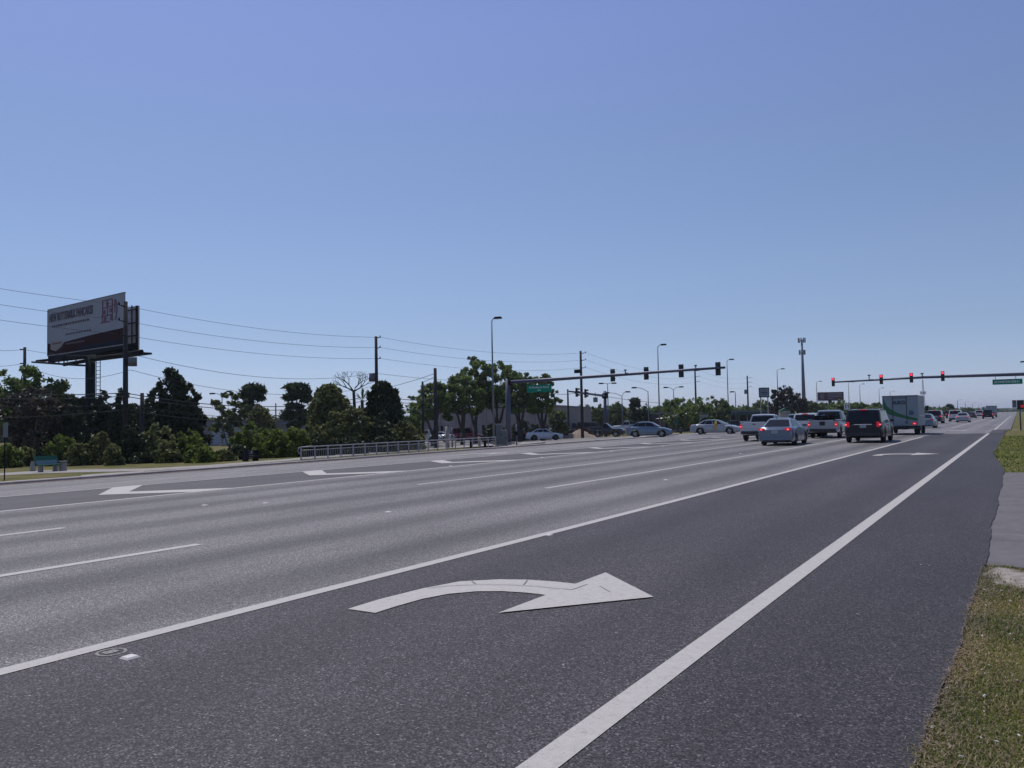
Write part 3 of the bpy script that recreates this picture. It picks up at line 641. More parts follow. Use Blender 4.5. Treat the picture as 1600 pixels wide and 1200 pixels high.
# undergrowth row behind the far sidewalk
bushes = [(14, 690, 26, 48, BU, 'shrub with bright tips by the left edge signpost'), (42, 696, 22, 50, OL, 'dull dark shrub directly behind the green bench'), (95, 678, 30, 49, BU, 'leafy green shrub right above the green bench'),
  (122, 690, 24, 47, OL, 'dark shrub between bench and billboard column'), (158, 672, 20, 47, OL, 'grey-green shrub at foot of the billboard column'), (178, 690, 18, 45, OL, 'low dry-looking shrub before the utility pole'), (205, 660, 24, 48, D, 'dark shrub mass behind the utility pole foot'),
  (245, 655, 34, 48, OL, 'big loose shrub left of the tallest cedar foot'), (262, 688, 26, 46, OL, 'low shrub under the big loose shrub'), (298, 668, 28, 47, BU, 'mid-height shrub in front of the dark cedar'), (312, 694, 28, 44, BU, 'bright low shrub left of the gap view to the warehouse'),
  (348, 704, 22, 45, OL, 'low shrub below the gap view to the warehouse'), (392, 658, 34, 52, BU, 'tall rounded shrub above the dark slatted bench'), (424, 668, 34, 50, BU, 'wide shrub with bright top right of the slatted bench'), (456, 664, 30, 50, BU, 'shrub with pale tips behind the left railing end'),
  (488, 660, 26, 53, OL, 'shrub behind the first railing bays'), (528, 636, 28, 58, OL, 'tall olive shrub below the bare tree'), (556, 628, 32, 58, OL, 'highest olive shrub in the mass under the bare tree'), (590, 640, 32, 58, D, 'dark shrub mass around the second utility pole'),
  (632, 655, 28, 60, OL, 'shrub at right end of the mass beside the white van'), (650, 668, 16, 62, OL, 'last small shrub touching the pale van'), (500, 684, 24, 50, D, 'dark low shrub right behind the railing, left part'), (545, 680, 30, 52, D, 'dark low shrub right behind the railing, middle part'), (600, 680, 30, 55, D, 'dark low shrub right behind the railing, right part'),
  (72, 708, 26, 54, D, 'black-green hedge clump behind the bench seat'), (222, 706, 22, 47, D, 'dark clump low behind the verge right of the tall pole'), (372, 694, 22, 48, D, 'dark clump at the left of the slatted bench'), (10, 712, 26, 52, D, 'dark hedge clump behind the signpost')]
for i, (x, y, hw, Z, m_, lab) in enumerate(bushes):
    plant('shrub', lab, S, x, y, hw, Z, 'bush', m_, 3000 if hw > 20 else 1900, .17, 0, seed=60+i, depth=.7)
hed = [(757, 668, 18, 127, 'low dark hedge clump beside the red pickup'), (818, 656, 26, 108, 'dark hedge clump right of the sign mast'), (846, 660, 20, 109, 'dark reddish hedge clump at the building corner'), (772, 655, 22, 106, 'dark hedge clump behind the control cabinets'), (722, 662, 16, 128, 'low hedge clump below the forked oak')]
for i, (x, y, hw, Z, lab) in enumerate(hed): plant('shrub', lab, S, x, y, hw, Z, 'bush', D if i != 2 else PU, 1500, .28, 0, seed=100+i, depth=.6)
# treeline beyond the junction
far = [(884, 640, 18, 150, 'round', 'low green tree left in the line behind the dark vans'), (912, 634, 22, 160, 'round', 'low tree in the line behind the sand heap'), (938, 632, 20, 158, 'round', 'yellow-green tree beside the second signal mast'), (960, 628, 18, 165, 'round', 'tree behind the double street lamp'),
  (992, 622, 11, 150, 'pine', 'small dark round-topped pine above the white pickup'), (1008, 630, 14, 152, 'cone', 'dark pointed tree above the white pickup bed'), (1030, 634, 20, 165, 'round', 'pale green tree left of the broad dark tree'), (1062, 622, 28, 128, 'oak', 'broad dark tree reaching low to the grass near the hydrant'),
  (1088, 620, 26, 132, 'oak', 'broad dark tree under the thin utility pole'), (1118, 619, 22, 140, 'oak', 'green domed tree right in the broad tree group'), (1140, 634, 18, 170, 'round', 'lower green tree above the white sedan roof'), (1170, 636, 22, 185, 'round', 'olive tree left of the square sign on posts'),
  (1190, 626, 16, 190, 'round', 'dark low tree behind the square sign on posts'), (1214, 606, 14, 150, 'airy', 'thin brownish tree by the slim street lamp'), (1228, 604, 24, 150, 'oak', 'tallest brown-grey tree left of the cell tower'), (1246, 616, 18, 152, 'oak', 'grey-brown tree at the cell tower foot'),
  (1268, 628, 18, 160, 'round', 'green tree between the cell tower and the red billboard'), (1290, 630, 20, 170, 'round', 'light green tree under the red billboard'), (1312, 626, 20, 165, 'round', 'dark tree right of the red billboard'), (1334, 628, 18, 175, 'round', 'dark tree behind the lane-use sign'), (1356, 634, 20, 190, 'round', 'low tree above the dark estate car roof'), (1372, 630, 12, 200, 'round', 'small tree left of the box truck')]
for i, (x, y, hw, Z, k, lab) in enumerate(far):
    m_ = PU if 1210 < x < 1250 else (D if k in ('pine', 'cone') else (O_ if 'dark' in lab else FA))
    plant(('pine_tree' if k == 'pine' else 'round_tree' if k != 'oak' else 'oak_tree'), lab, T, x, y, hw, Z, k, m_, 2300, .0024*Z, .12 if k != 'pine' else .4, seed=200+i, tr=.2, group=None)
# far wood along the horizon, one mass
g = np.random.default_rng(5); V = []
def woodline(x0, x1, Z0, Z1, y0, y1, n, leaf):
    for i in range(n):
        t = (i+g.uniform(0, 1))/n; x = x0+(x1-x0)*t; Z = Z0+(Z1-Z0)*t*g.uniform(.9, 1.1); b_ = col_at(x, Z); top = P(x, y0+(y1-y0)*t+g.normal()*1.6, Z).z; h = max(top-b_.z, 2); r = h*g.uniform(.5, .9)
        k = 150; d_ = g.normal(size=(k, 3)); d_ /= np.linalg.norm(d_, axis=1)[:, None]; d_[:, 2] = np.abs(d_[:, 2]); q = d_*np.array([r, r, h])*(g.random(k)**.4)[:, None]+np.array([b_.x, b_.y, b_.z])
        V.append(leaf_mesh(q, d_, leaf, g))
woodline(860, 1390, 260, 300, 637, 632, 110, 1.3)
woodline(1440, 1575, 260, 900, 639, 641, 90, 1.8)
woodline(1540, 1700, 900, 700, 642, 640, 60, 2.6)
woodline(-200, 700, 190, 220, 652, 650, 120, .9)
tag(quads_obj('far_wood', np.concatenate(V), FA), 'distant wood along the horizon on both sides of the road', 'wood', kind='stuff')
plant('palm_tree', 'small leaning palm among the distant trees right of the box truck', T, 1484, 634, 6, 300, 'pine', D, 500, .9, .5, forks=1, seed=301, tr=.3)
plant('round_tree', 'rounded bluish tree far off left of the distant red car', T, 1476, 637, 9, 290, 'round', FA, 900, .8, .1, seed=302)
plant('round_tree', 'small dark far tree above the two oncoming pale cars', T, 1512, 638, 8, 380, 'round', FA, 800, 1.0, .1, seed=303)
# bare tree
e = empty('bare_tree', col_at(553, 62), 0, 'leafless tree with spreading twigs above the olive shrubs', T); b = MB(); rg = random.Random(12)
H = P(553, 580, 62).z-e.location.z; zf = P(553, 612, 62).z-e.location.z
ax = (AX.row[0].copy()) if False else Vector((.848, .5296, 0)).normalized()
def br(p, d_, l, r, k):
    q = p+d_*l; q.z = min(q.z, H); mid = p.lerp(q, .5)+Vector((rg.uniform(-.05, .05), rg.uniform(-.05, .05), rg.uniform(-.05, .1)))*l
    b.tube([p, mid, q], [r, r*.8, r*.62], 5)
    if k == 0: return
    for s in range(3 if k > 3 else 2):
        a = rg.uniform(.25, .75)*(1 if s % 2 else -1); dd = (d_+ax*a+Vector((0, rg.uniform(-.3, .3), rg.uniform(-.1, .32)))).normalized(); br(q, dd, l*rg.uniform(.62, .85), r*.62, k-1)
b.tube([(0, 0, -.2), (.1, 0, zf*.6), (0, 0, zf)], [.16, .13, .11], 7)
for s in (-1.25, -.5, .5, 1.25): br(Vector((0, 0, zf)), (ax*s+Vector((0, 0, .75))).normalized(), .62, .065, 4)
b.build('trunk', M['wood'], e, True)
# yucca / palm crown by the bare tree
e = empty('palm_tree', col_at(566, 60), 0, 'small fan palm poking out left of the second utility pole', T); zt = P(566, 625, 60).z-e.location.z; b = MB()
b.tube([(0, 0, 0), (.05, 0, zt*.5), (0, 0, zt)], .12, 7); b.build('trunk', M['bark'], e)
b = MB(); rg = random.Random(2)
for k in range(26):
    a = rg.uniform(0, 6.28); el = rg.uniform(-.3, 1.4); L_ = rg.uniform(.7, 1.2); dx = Vector((math.cos(a)*math.cos(el), math.sin(a)*math.cos(el), math.sin(el))); o_ = Vector((0, 0, zt)); sd_ = Vector((-math.sin(a), math.cos(a), 0))*.05
    m1 = o_+dx*L_*.6; b.add([o_, m1+sd_, o_+dx*L_-Vector((0, 0, .1)), m1-sd_], [(0, 1, 2, 3)])
b.build('frond', M['lf_pine'], e)

# ------------------------------------------------------------------ buildings
def bld(name, label, p0, p1, ztop, depth, m, z0=None, cat='building'):
    """box building whose visible wall runs from p0 to p1"""
    d_ = Vector((p1.x-p0.x, p1.y-p0.y, 0)); L_ = d_.length; d_.normalize(); n_ = Vector((-d_.y, d_.x, 0))
    if n_.y < 0: n_ = -n_
    e = empty(name, (p0.x, p0.y, min(p0.z, p1.z)-.1), math.atan2(d_.y, d_.x), label, cat)
    h = ztop-e.location.z; sgn = 1 if Vector((-math.sin(e.rotation_euler.z), math.cos(e.rotation_euler.z), 0)).dot(n_) > 0 else -1
    MB().box((L_/2, sgn*depth/2, h/2), (L_, depth, h)).build('wall', m, e)
    return e, L_, h, sgn
wallm = mat('beige_wall', (.26, .23, .225), .85, noise=.14, nscale=.6); roofm = mat('roof_trim', (.17, .17, .19), .7); wm2 = mat('grey_wall', (.2, .2, .23), .8, noise=.1, nscale=1)
e, L_, h, sg = bld('warehouse_building', 'low beige warehouse behind the group of oaks', col_at(652, 128), col_at(871, 122), P(760, 638, 125).z, 30, wallm)
MB().box((L_/2, sg*15, h+.12), (L_+.3, 30.3, .24)).build('roof', roofm, e)
for k in range(9):
    MB().box((L_*(k+.5)/9, -sg*.06, h/2), (.3, .12, h-.3)).build('wall_rib', wallm, e)
for k in (1, 4, 6):
    w_ = MB().box((L_*(k+.0)/9+1.2, -sg*.03, 1.25), (1.1, .06, 2.2)).build('door', M['darkb'], e); MB().box((L_*k/9+1.6, -sg*.08, 1.2), (.1, .05, .1)).build('handle', M['chrome'], w_)
for k in (2.6, 5.2): MB().box((L_*k/9, sg*4, h+.7), (2.2, 1.6, .95)).build('roof_unit', mat('unit_grey', (.3, .3, .3), .6), e)
e, L_, h, sg = bld('warehouse_building', 'grey warehouse with pale roller door seen through the gap on the left', col_at(312, 125), col_at(462, 122), P(390, 657, 123).z, 22, wm2)
MB().box((L_/2, sg*11, h+.1), (L_+.4, 22.4, .2)).build('roof', roofm, e)
MB().box((L_/2, -sg*.35, h*.80), (L_, .7, .12)).build('canopy', roofm, e)
for x_ in (334, 368): 
    dx_ = L_*(x_-312)/150.0+.9; dr = MB().box((dx_+.6, -sg*.03, 1.5), (3.2, .06, 2.6)).build('roller_door', mat('pale_door', (.36, .4, .5), .6), e)
    b = MB()
    for q in range(6): b.box((dx_+.6, -sg*.075, .5+q*.4), (3.1, .03, .05))
    b.build('door_rib', M['steel'], dr)
e, L_, h, sg = bld('shop_building', 'small brown building with a white sloping roof near the hydrant', col_at(1030, 145), col_at(1049, 140), P(1040, 654, 142).z, 9, mat('brown_wall', (.10, .075, .065), .9, noise=.2))
r_ = MB(); r_.add([(-.4, -sg*.5, h), (L_+.4, -sg*.5, h), (L_+.4, sg*4.5, h+.9), (-.4, sg*4.5, h+.9), (-.4, sg*9.4, h), (L_+.4, sg*9.4, h)], [(0, 1, 2, 3), (3, 2, 5, 4), (0, 3, 4), (1, 5, 2)]); r_.build('roof', mat('white_roof', (.6, .58, .55), .6), e)
MB().box((L_*.6, -sg*.03, .9), (.8, .06, 1.7)).build('door', M['darkb'], e)
e, L_, h, sg = bld('shop_building', 'long dark shop block with green roof trim behind the white sedan', col_at(1100, 150), col_at(1204, 165), P(1150, 645, 157).z, 14, mat('dark_wall', (.045, .04, .048), .85, noise=.2, nscale=.7))
MB().box((L_/2, -sg*.9, h-.2), (L_+.6, 1.8, .5)).build('awning', mat('green_trim', (.015, .07, .055), .6), e)
MB().box((L_/2, sg*7, h+.25), (L_, 14, .3)).build('roof', roofm, e)
for k in range(8):
    w_ = MB().box((L_*(k+.5)/8, -sg*.03, 1.1), (L_/8-1.0, .06, 1.6)).build('window', M['glass'], e); MB().box((L_*(k+.5)/8, -sg*.07, 1.1), (.07, .04, 1.6)).build('frame', M['steel'], w_)
    MB().cyl((L_*(k)/8+.2, -sg*1.7, 0), (L_*(k)/8+.2, -sg*1.7, h-.4), .09).build('post', M['conc'], e)
e, L_, h, sg = bld('kiosk_building', 'tiny white-fronted kiosk left of the white sedan roof', col_at(1092, 130), col_at(1106, 130), P(1100, 648, 130).z, 4, mat('kiosk_white', (.42, .41, .43), .7))
MB().box((L_/2, sg*2, h+.08), (L_+.3, 4.3, .16)).build('roof', roofm, e); MB().box((L_/2, -sg*.03, h*.6), (L_*.5, .06, .6)).build('window', M['glass'], e)
e, L_, h, sg = bld('shed_building', 'pale low shed at the far side of the sand heap', col_at(850, 124), col_at(861, 122), P(855, 660, 123).z, 3, M['conc'])
MB().box((L_/2, sg*1.5, h+.06), (L_+.2, 3.2, .12)).build('roof', roofm, e)
# sand heap
b = MB(); g2 = random.Random(6); c = col_at(905, 112); cr_ = []
for j in range(7):
    for i in range(24):
        t = 2*math.pi*i/24; rr = (1-j/6)*2.0*(1+.12*math.sin(3*t+1)+.06*g2.random()); b.v.append((c.x+math.cos(t)*rr*1.25, c.y+math.sin(t)*rr, c.z-.15+1.35*(j/6)**.9+.04*g2.random()))
for j in range(6):
    for i in range(24): b.f.append((j*24+i, j*24+(i+1) % 24, (j+1)*24+(i+1) % 24, (j+1)*24+i))
tag(b.build('sand_heap', M['sand'], None, True), 'pale heap of sand in front of the row of dark vans', 'sand heap')

# ------------------------------------------------------------------ billboard on its column
Zc = 64; cb = col_at(141, Zc); bb = empty('billboard', cb, 0, 'large roadside billboard on a dark column with catwalks', 'billboard')
def rel(p): return Vector(p)-cb
A0, A1 = P(75, 484, 68), P(193.5, 458, 60)
xd = Vector((A1.x-A0.x, A1.y-A0.y, 0)); WL = xd.length; xd.normalize(); nd = Vector((xd.y, -xd.x, 0))   # faces the road
zt = (A0.z+A1.z)/2; zb = (P(75, 551, 68).z+P(193, 546, 60).z)/2; FHt = zt-zb; o = rel(Vector((A0.x, A0.y, zb)))
def fp(u, v, k=0): return o+xd*(u*WL)+Vector((0, 0, v*FHt))+nd*k
face_m = mat('poster_white', (.35, .365, .40), .8, spec=.1, noise=.05, nscale=1); red_m = mat('poster_red', (.038, .010, .014), .8, spec=.1); navy = mat('poster_navy', (.012, .018, .035), .8, spec=.1); ink = mat('poster_ink', (.06, .025, .05), .6)
def slab(name, us, m, par, k0, k1):
    b = MB(); n = len(us); b.add([fp(u, v, k0) for u, v in us]+[fp(u, v, k1) for u, v in us], [tuple(range(n-1, -1, -1)), tuple(range(n, 2*n))]+[(i, (i+1) % n, n+(i+1) % n, n+i) for i in range(n)]); return b.build(name, m, par)
face = slab('poster', [(0, 0), (1, 0), (1, 1), (0, 1)], face_m, bb, -.12, .0)
slab('red_band', [(0, 0.02), (1, .02), (1, .33), (.62, .30), (.24, .245), (.2, .15), (.12, .08), (.04, .14), (.04, .26), (0, .27)], red_m, face, .0, .02)
slab('navy_panel', [(.40, .02), (1, .02), (1, .12), (.45, .09)], navy, face, .02, .035)
slab('badge', [(.05, .16), (.12, .10), (.2, .17), (.215, .29), (.05, .30)], mat('badge_cream', (.30, .24, .2), .6), face, .02, .03)
b = MB()
def bar(u0, v0, u1, v1, k=.035, hh=.02):
    b.add([fp(u0, v0-hh, k), fp(u1, v1-hh, k), fp(u1, v1+hh, k), fp(u0, v0+hh, k)], [(0, 1, 2, 3)])
rg = random.Random(3); u = .06
while u < .58:
    l_ = rg.uniform(.012, .035); bar(u, .62, u+l_, .62, .02, .022); u += l_+.008
u = .26
while u < .60:
    l_ = rg.uniform(.01, .03); bar(u, .40, u+l_, .40, .02, .016); u += l_+.008
for u0, u1, v in ((.07, .2, .245), (.26, .52, .2)): bar(u0, v, u1, v, .034, .015)
b.build('small_print', ink, face)
b = MB()
for u0, v0, u1, v1 in ((.74, .93, .86, .93), (.74, .78, .88, .8), (.73, .62, .86, .63), (.72, .5, .84, .5)): bar(u0, v0, u1, v1, .02, .011)
for u0, v0, v1 in ((.74, .5, .93), (.80, .6, .93), (.86, .5, .94), (.89, .65, .9)):
    b.add([fp(u0, v0, .021), fp(u0+.012, v0, .021), fp(u0+.012, v1, .021), fp(u0, v1, .021)], [(0, 1, 2, 3)])
for k in range(9):
    a0, a1 = math.pi*(-.5+k/9), math.pi*(-.5+(k+1)/9); c0 = (.885+.03*math.cos(a0), .72+.2*math.sin(a0)); c1 = (.885+.03*math.cos(a1), .72+.2*math.sin(a1))
    b.add([fp(*c0, .022), fp(c0[0]+.012, c0[1], .022), fp(c1[0]+.012, c1[1], .022), fp(*c1, .022)], [(0, 1, 2, 3)])
for u0, v0 in ((.755, .7), (.765, .56), (.83, .72), (.84, .57), (.79, .86)):
    b.add([fp(u0, v0-.05, .023), fp(u0+.03, v0-.04, .023), fp(u0+.026, v0+.04, .023), fp(u0+.004, v0+.05, .023)], [(0, 1, 2, 3)])
b.build('stacked_drawing', mat('poster_pink', (.20, .10, .15), .8, spec=.1), face)
fm = frame(fp(.325, .80, .025), xd, (0, 0, 1)); text_mesh('NEW BUTTERMILK PANCAKES', FHt*.235, ink, face, fm, 'headline', .03, xs=WL*.60/(FHt*.235*13.6))
text_mesh('Jam', FHt*.10, navy, face, frame(fp(.79, .42, .025), xd, (0, 0, 1)), 'signature', .01) if False else None
slab('top_trim', [(-.003, 1), (1.003, 1), (1.003, 1.012), (-.003, 1.012)], M['steel'], bb, -.16, .03)
slab('left_trim', [(-.006, 0), (0, 0), (0, 1), (-.006, 1)], M['darkb'], bb, -.16, .02)
slab('apron', [(0, -.16), (1, -.05), (1, 0), (0, 0)], M['darkb'], bb, -.10, -.02)
# second face of the V, seen from behind with its frame
C0 = P(88, 484, 73); C1 = P(216, 460, 66); x2 = Vector((C1.x-C0.x, C1.y-C0.y, 0)); W2 = x2.length; x2.normalize(); n2 = Vector((x2.y, -x2.x, 0)); o2 = rel(Vector((C0.x, C0.y, zb)))
b = MB(); Q = lambda u, v, k: o2+x2*(u*W2)+Vector((0, 0, v*FHt))+n2*k
b.add([Q(0, -.02, 0), Q(1, -.02, 0), Q(1, .98, 0), Q(0, .98, 0), Q(0, -.02, -.12), Q(1, -.02, -.12), Q(1, .98, -.12), Q(0, .98, -.12)], [(0, 1, 2, 3), (7, 6, 5, 4), (0, 4, 5, 1), (1, 5, 6, 2), (2, 6, 7, 3), (3, 7, 4, 0)])
back = b.build('back_panel', mat('panel_back', (.58, .52, .50), .6, .2, noise=.15, nscale=1), bb)
for k in range(9): b = MB(); b.cyl(Q((k+.5)/9, -.05, .12), Q((k+.5)/9, 1.0, .12), .05); b.build('upright', M['darkb'], back)
for v in (.08, .35, .62, .9): b = MB(); b.cyl(Q(0, v, .2), Q(1, v, .2), .05); b.build('stringer', M['darkb'], back)
b = MB(); b.add([Q(0, -.02, .02), Q(1, -.02, .02), Q(1, .2, .02), Q(0, .2, .02)], [(0, 1, 2, 3)]); b.build('apron', M['darkb'], back)
b = MB(); b.add([Q(.985, -.02, .0), Q(1.0, -.02, .0), Q(1.0, .98, .0), Q(.985, .98, .0), Q(.985, -.02, .12), Q(1.0, -.02, .12), Q(1.0, .98, .12), Q(.985, .98, .12)], [(0, 1, 2, 3), (7, 6, 5, 4), (0, 4, 5, 1), (1, 5, 6, 2), (2, 6, 7, 3), (3, 7, 4, 0)]); b.build('edge_trim', M['darkb'], back)
for u in (.15, .4, .65, .9):
    b = MB()
    for v in (.1, .5, .9): b.cyl(fp(u, v, -.14), Q(u, v, .1), .045)
    b.build('cross_brace', M['darkb'], bb)
colm = mat('column_steel', (.008, .018, .02), .8, spec=.15)
b = MB(); b.cyl((0, 0, -.3), (0, 0, zb-cb.z-.25), .36, .36, 20); b.build('column', colm, bb, True)
b = MB(); b.cyl(fp(0.02, -.17, -1.2), fp(.98, -.10, -1.5), .16); b.build('beam', M['darkb'], bb)
def walk(name, p0, p1, w_, par):
    d_ = (p1-p0).normalized(); s_ = Vector((d_.y, -d_.x, 0)).normalized()*w_/2; b = MB(); z_ = Vector((0, 0, .07))
    b.add([p0-s_-z_, p1-s_-z_, p1+s_-z_, p0+s_-z_, p0-s_+z_, p1-s_+z_, p1+s_+z_, p0+s_+z_], [(3, 2, 1, 0), (4, 5, 6, 7), (0, 1, 5, 4), (1, 2, 6, 5), (2, 3, 7, 6), (3, 0, 4, 7)]); return b.build(name, M['darkb'], par)
wk = walk('catwalk', rel(P(57, 566, 70)), rel(P(128, 571, 62.5)), .8, bb); walk('catwalk', rel(P(62, 564, 74)), rel(P(205, 549, 64)), .7, bb); walk('catwalk', rel(P(146, 562.5, 64)), rel(P(231, 552, 60.5)), .7, bb)
for x_, y_ in ((100, 563), (165, 556)): b = MB(); b.cyl(rel(P(x_, y_-10, 65)), rel(P(x_, y_+4, 65)), .05); b.build('hanger', M['darkb'], bb)
b = MB(); p = rel(P(153.5, 560, 63.5)); zz = 0
for s_ in (-.16, .16): b.cyl((p.x+s_*.85, p.y+s_*.53, .8), (p.x+s_*.85, p.y+s_*.53, p.z), .03, n=5)
z_ = .9
while z_ < p.z: b.cyl((p.x-.136, p.y-.085, z_), (p.x+.136, p.y+.085, z_), .022, n=5); z_ += .3
b.build('ladder', M['darkb'], bb)
# second, red billboard far off
c = col_at(1299, 230); rb = empty('billboard', c, R_(31), 'dark red billboard with pale lines of print, far beyond the junction', 'billboard')
z0 = P(1299, 625.5, 230).z-c.z; z1 = P(1299, 612.5, 230).z-c.z; wd = 40*230/F; hh = z1-z0
f_ = MB().box((0, 0, z0+hh/2), (wd, .4, hh)).build('poster', mat('poster_maroon', (.085, .03, .045), .7), rb)
b = MB()
for k, (u0, u1) in enumerate(((-.1, .46), (-.16, .42), (-.1, .46), (-.14, .1))): b.box((wd*(u0+u1)/2, -.22, z1-hh*(.16+.21*k)), (wd*(u1-u0), .03, hh*.09))
b.build('print_line', mat('poster_pale', (.24, .2, .22), .6), f_)
MB().box((-wd*.34, -.215, z0+hh*.5), (wd*.16, .02, hh*.8)).build('picture', mat('poster_pict', (.16, .1, .13), .7, noise=.5, nscale=2), f_)
MB().box((wd*.475, -.22, z0+hh*.5), (wd*.04, .03, hh)).build('edge_trim', mat('trim_green', (.01, .05, .04), .6), f_)
MB().cyl((0, .6, 0), (0, .6, z0+.3), .5, .5, 14).build('column', colm, rb); MB().box((0, -.3, z0-.15), (wd, 1.2, .15)).build('catwalk', M['darkb'], rb)

# ------------------------------------------------------------------ poles, wires, lamps
def upole(name, label, px, ytop, Z, r=.15, loc=None):
    c = loc if loc else col_at(px, Z); h = P(px, ytop, Z).z-c.z; e = empty(name, c, 0, label, 'utility pole')
    MB().cyl((0, 0, -.3), (0, 0, h), r*1.15, r*.75, 10).build('pole', M['wood'], e, True); return e, h
def ins(e, p, d_=.35):                      # short side-mounted insulator arm ending at p
    q = p-e.location; b = MB(); b.cyl((0, 0, q.z-.05), q, .035, n=6); b.cyl(q-Vector((0, 0, .02)), q+Vector((0, 0, .16)), .06, .04, 6); b.build('insulator', M['darkb'], e)
e1, h1 = upole('utility_pole', 'tall wooden pole with a transformer in front of the billboard', 196, 470, 52, .17)
e2, h2 = upole('utility_pole', 'tall pole with grey transformer rising from the shrubs left of centre', 589, 525, 74, .17)
e3, h3 = upole('utility_pole', 'tall pole behind the signal mast arm near the sand heap', 909.5, 548, 108, .2)
e4, h4 = upole('utility_pole', 'thin pole rising from the broad trees left of the last green-faced signal', 1088, 576, 160, .2)
e5, h5 = upole('utility_pole', 'far pole with small box left of the square sign on posts', 1169.5, 587, 205, .22)
e6, h6 = upole('utility_pole', 'pole at left edge with two short side arms before the big tree', 38, 542, 70, .16)
e7, h7 = upole('utility_pole', 'dark slim concrete pole before the leaning low oak', 681, 575, 66, .17)
e8, h8 = upole('utility_pole', 'short dark pole left of the dark slim concrete pole', 661, 596, 70, .12)
e9, h9 = upole('utility_pole', 'short post rising beside the small dark cedar', 222, 614, 54, .16)
e10, h10 = upole('utility_pole', 'slender pole left of the second signal mast', 888, 608, 120, .16)
e11, h11 = upole('utility_pole', 'tiny pole over the low warehouse roof left of centre', 431, 630, 110, .1)
MB().box((-.45, .0, h1-4.0), (.5, .4, .75)).build('bracket', M['darkb'], e1) if False else None
b = MB(); b.cyl((.45, .2, P(203, 572, 52).z-e1.location.z), (.45, .2, P(203, 558, 52).z-e1.location.z), .27, n=12); b.build('transformer', M['steel'], e1, True)
b = MB(); b.cyl((-.35, -.22, P(584, 596, 74).z-e2.location.z), (-.35, -.22, P(584, 583, 74).z-e2.location.z), .26, n=12); b.build('transformer', M['steel'], e2, True)
b = MB(); b.box((-.45, -.2, P(900, 580, 108).z-e3.location.z), (.9, .12, .5)); b.build('switch_bracket', M['darkb'], e3)
b = MB(); b.box((-.4, -.2, P(1168, 612, 205).z-e5.location.z), (.7, .5, 1.1)); b.build('transformer', M['steel'], e5)
for y_ in (546, 568): b = MB(); q = P(31, y_, 70)-e6.location; b.cyl((0, 0, q.z), q, .06, n=6); b.build('side_arm', M['darkb'], e6)
def wire(label, pts, r=.018, sag=.6, group=None, n=14):
    b = MB(); L_ = []
    for i in range(len(pts)-1):
        a_, c_ = Vector(pts[i]), Vector(pts[i+1]); s_ = sag[i] if isinstance(sag, (list, tuple)) else sag
        for k in range(n): t = k/n; p = a_.lerp(c_, t); p.z -= 4*s_*t*(1-t); L_.append(p)
    L_.append(Vector(pts[-1])); b.tube(L_, r, 5); return tag(b.build('power_line', M['wire']), label, 'power line', group)
pL = Vector((-64, 1, 0)); att = []
for k, (y0, y1, y2, y3, y4, y5, lab) in enumerate(((447, 481, 527, 551, 583, 590, 'topmost'), (473, 505, 543, 562, 592, 597, 'second highest'), (499, 527, 560, 574, 600, 604, 'third highest'))):
    ps = [P(-180, y0-28, 44), P(186, y1-5, 51.5), P(594, y2, 74), P(915, y3, 107), P(1093, y4-4, 160), P(1174, y5, 205), P(1300, 624+k*3, 420)]
    for e, p in zip((e1, e2, e3, e4, e5), ps[1:6]): ins(e, p)
    wire(lab+' thin electric wire running from pole to pole across the left sky', ps, .012, [.15, .5, .75, 1.3, .9, 2.0], 'upper wires between the poles')
wire('lone middle wire from the left pole past the billboard to the second tall pole', [P(-60, 541, 60), P(38, 546, 70), P(204, 553, 52), P(584, 583, 74), P(905, 590, 108)], .015, [.2, .3, 1.0, .7])
wire('lower slack wire from the transformer pole toward the centre', [P(-60, 570, 60), P(36, 568, 70), P(204, 578, 52), P(589, 602, 74)], .014, [.2, .9, 1.2])
for k, (ya, yb, yc, yd, rr_) in enumerate(((606, 614, 616, 622, .028), (616, 619, 622, 627, .025), (628, 632, 633, 637, .015), (653, 640, 639, 640, .025))):
    wire(['upper thick communication cable crossing before the left trees', 'second thick communication cable crossing before the left trees', 'thin cable strung below the two thick ones', 'lowest thick cable rising to the transformer pole'][k],
         [P(-150, ya-1, 46), P(195, yb, 51.7), P(589, yc, 73.5), P(681, yd, 66)], rr_, [.25, 1.0, .3], 'cables before the left trees')
wire('guy wire slanting from the slim concrete pole toward the second pole', [P(681, 583, 66), P(612, 604, 72)], .02, .05)
wire('short wire linking the slim concrete pole and the short dark pole', [P(681, 588, 66), P(661, 597, 70)], .02, .02)
wire('far low cable crossing behind the second signal mast', [P(870, 616, 108), P(909, 613, 108), P(1088, 631, 160)], .03, [.1, .5])
def lamp(label, px, ytop, Z, arm, ybox=2, r=.11, double=0, dirs=None, base=None, grp=None):
    c = base if base else col_at(px, Z); h = P(px, ytop, Z).z-c.z; e = empty('street_lamp', c, 0, label, 'street lamp', grp)
    MB().cyl((0, 0, -.2), (0, 0, h), r, r*.6, 10).build('pole', M['lampm'], e, True); MB().box((0, 0, .15), (.5, .5, .3)).build('base', M['conc'], e)
    for dr, L_, rise in (dirs or [((1, .1), arm, .25)]):
        v = Vector((dr[0], dr[1], 0)).normalized(); b = MB(); b.tube([Vector((0, 0, h-.1)), v*L_*.5+Vector((0, 0, h+rise*.7)), v*L_+Vector((0, 0, h+rise))], .045, 6); b.build('arm', M['lampm'], e)
        b = MB(); p = v*(L_+.35)+Vector((0, 0, h+rise-.02)); b.box(p, (.85, .36, .2), math.atan2(v.y, v.x), .75); hd = b.build('lamp_head', M['darkb'], e); MB().box(p-Vector((0, 0, .11)), (.5, .26, .03), math.atan2(v.y, v.x)).build('lens', M['whiteS'], hd)
    return e
lamp('tallest street lamp, rising from the oak group', 771, 500, 80, .35)
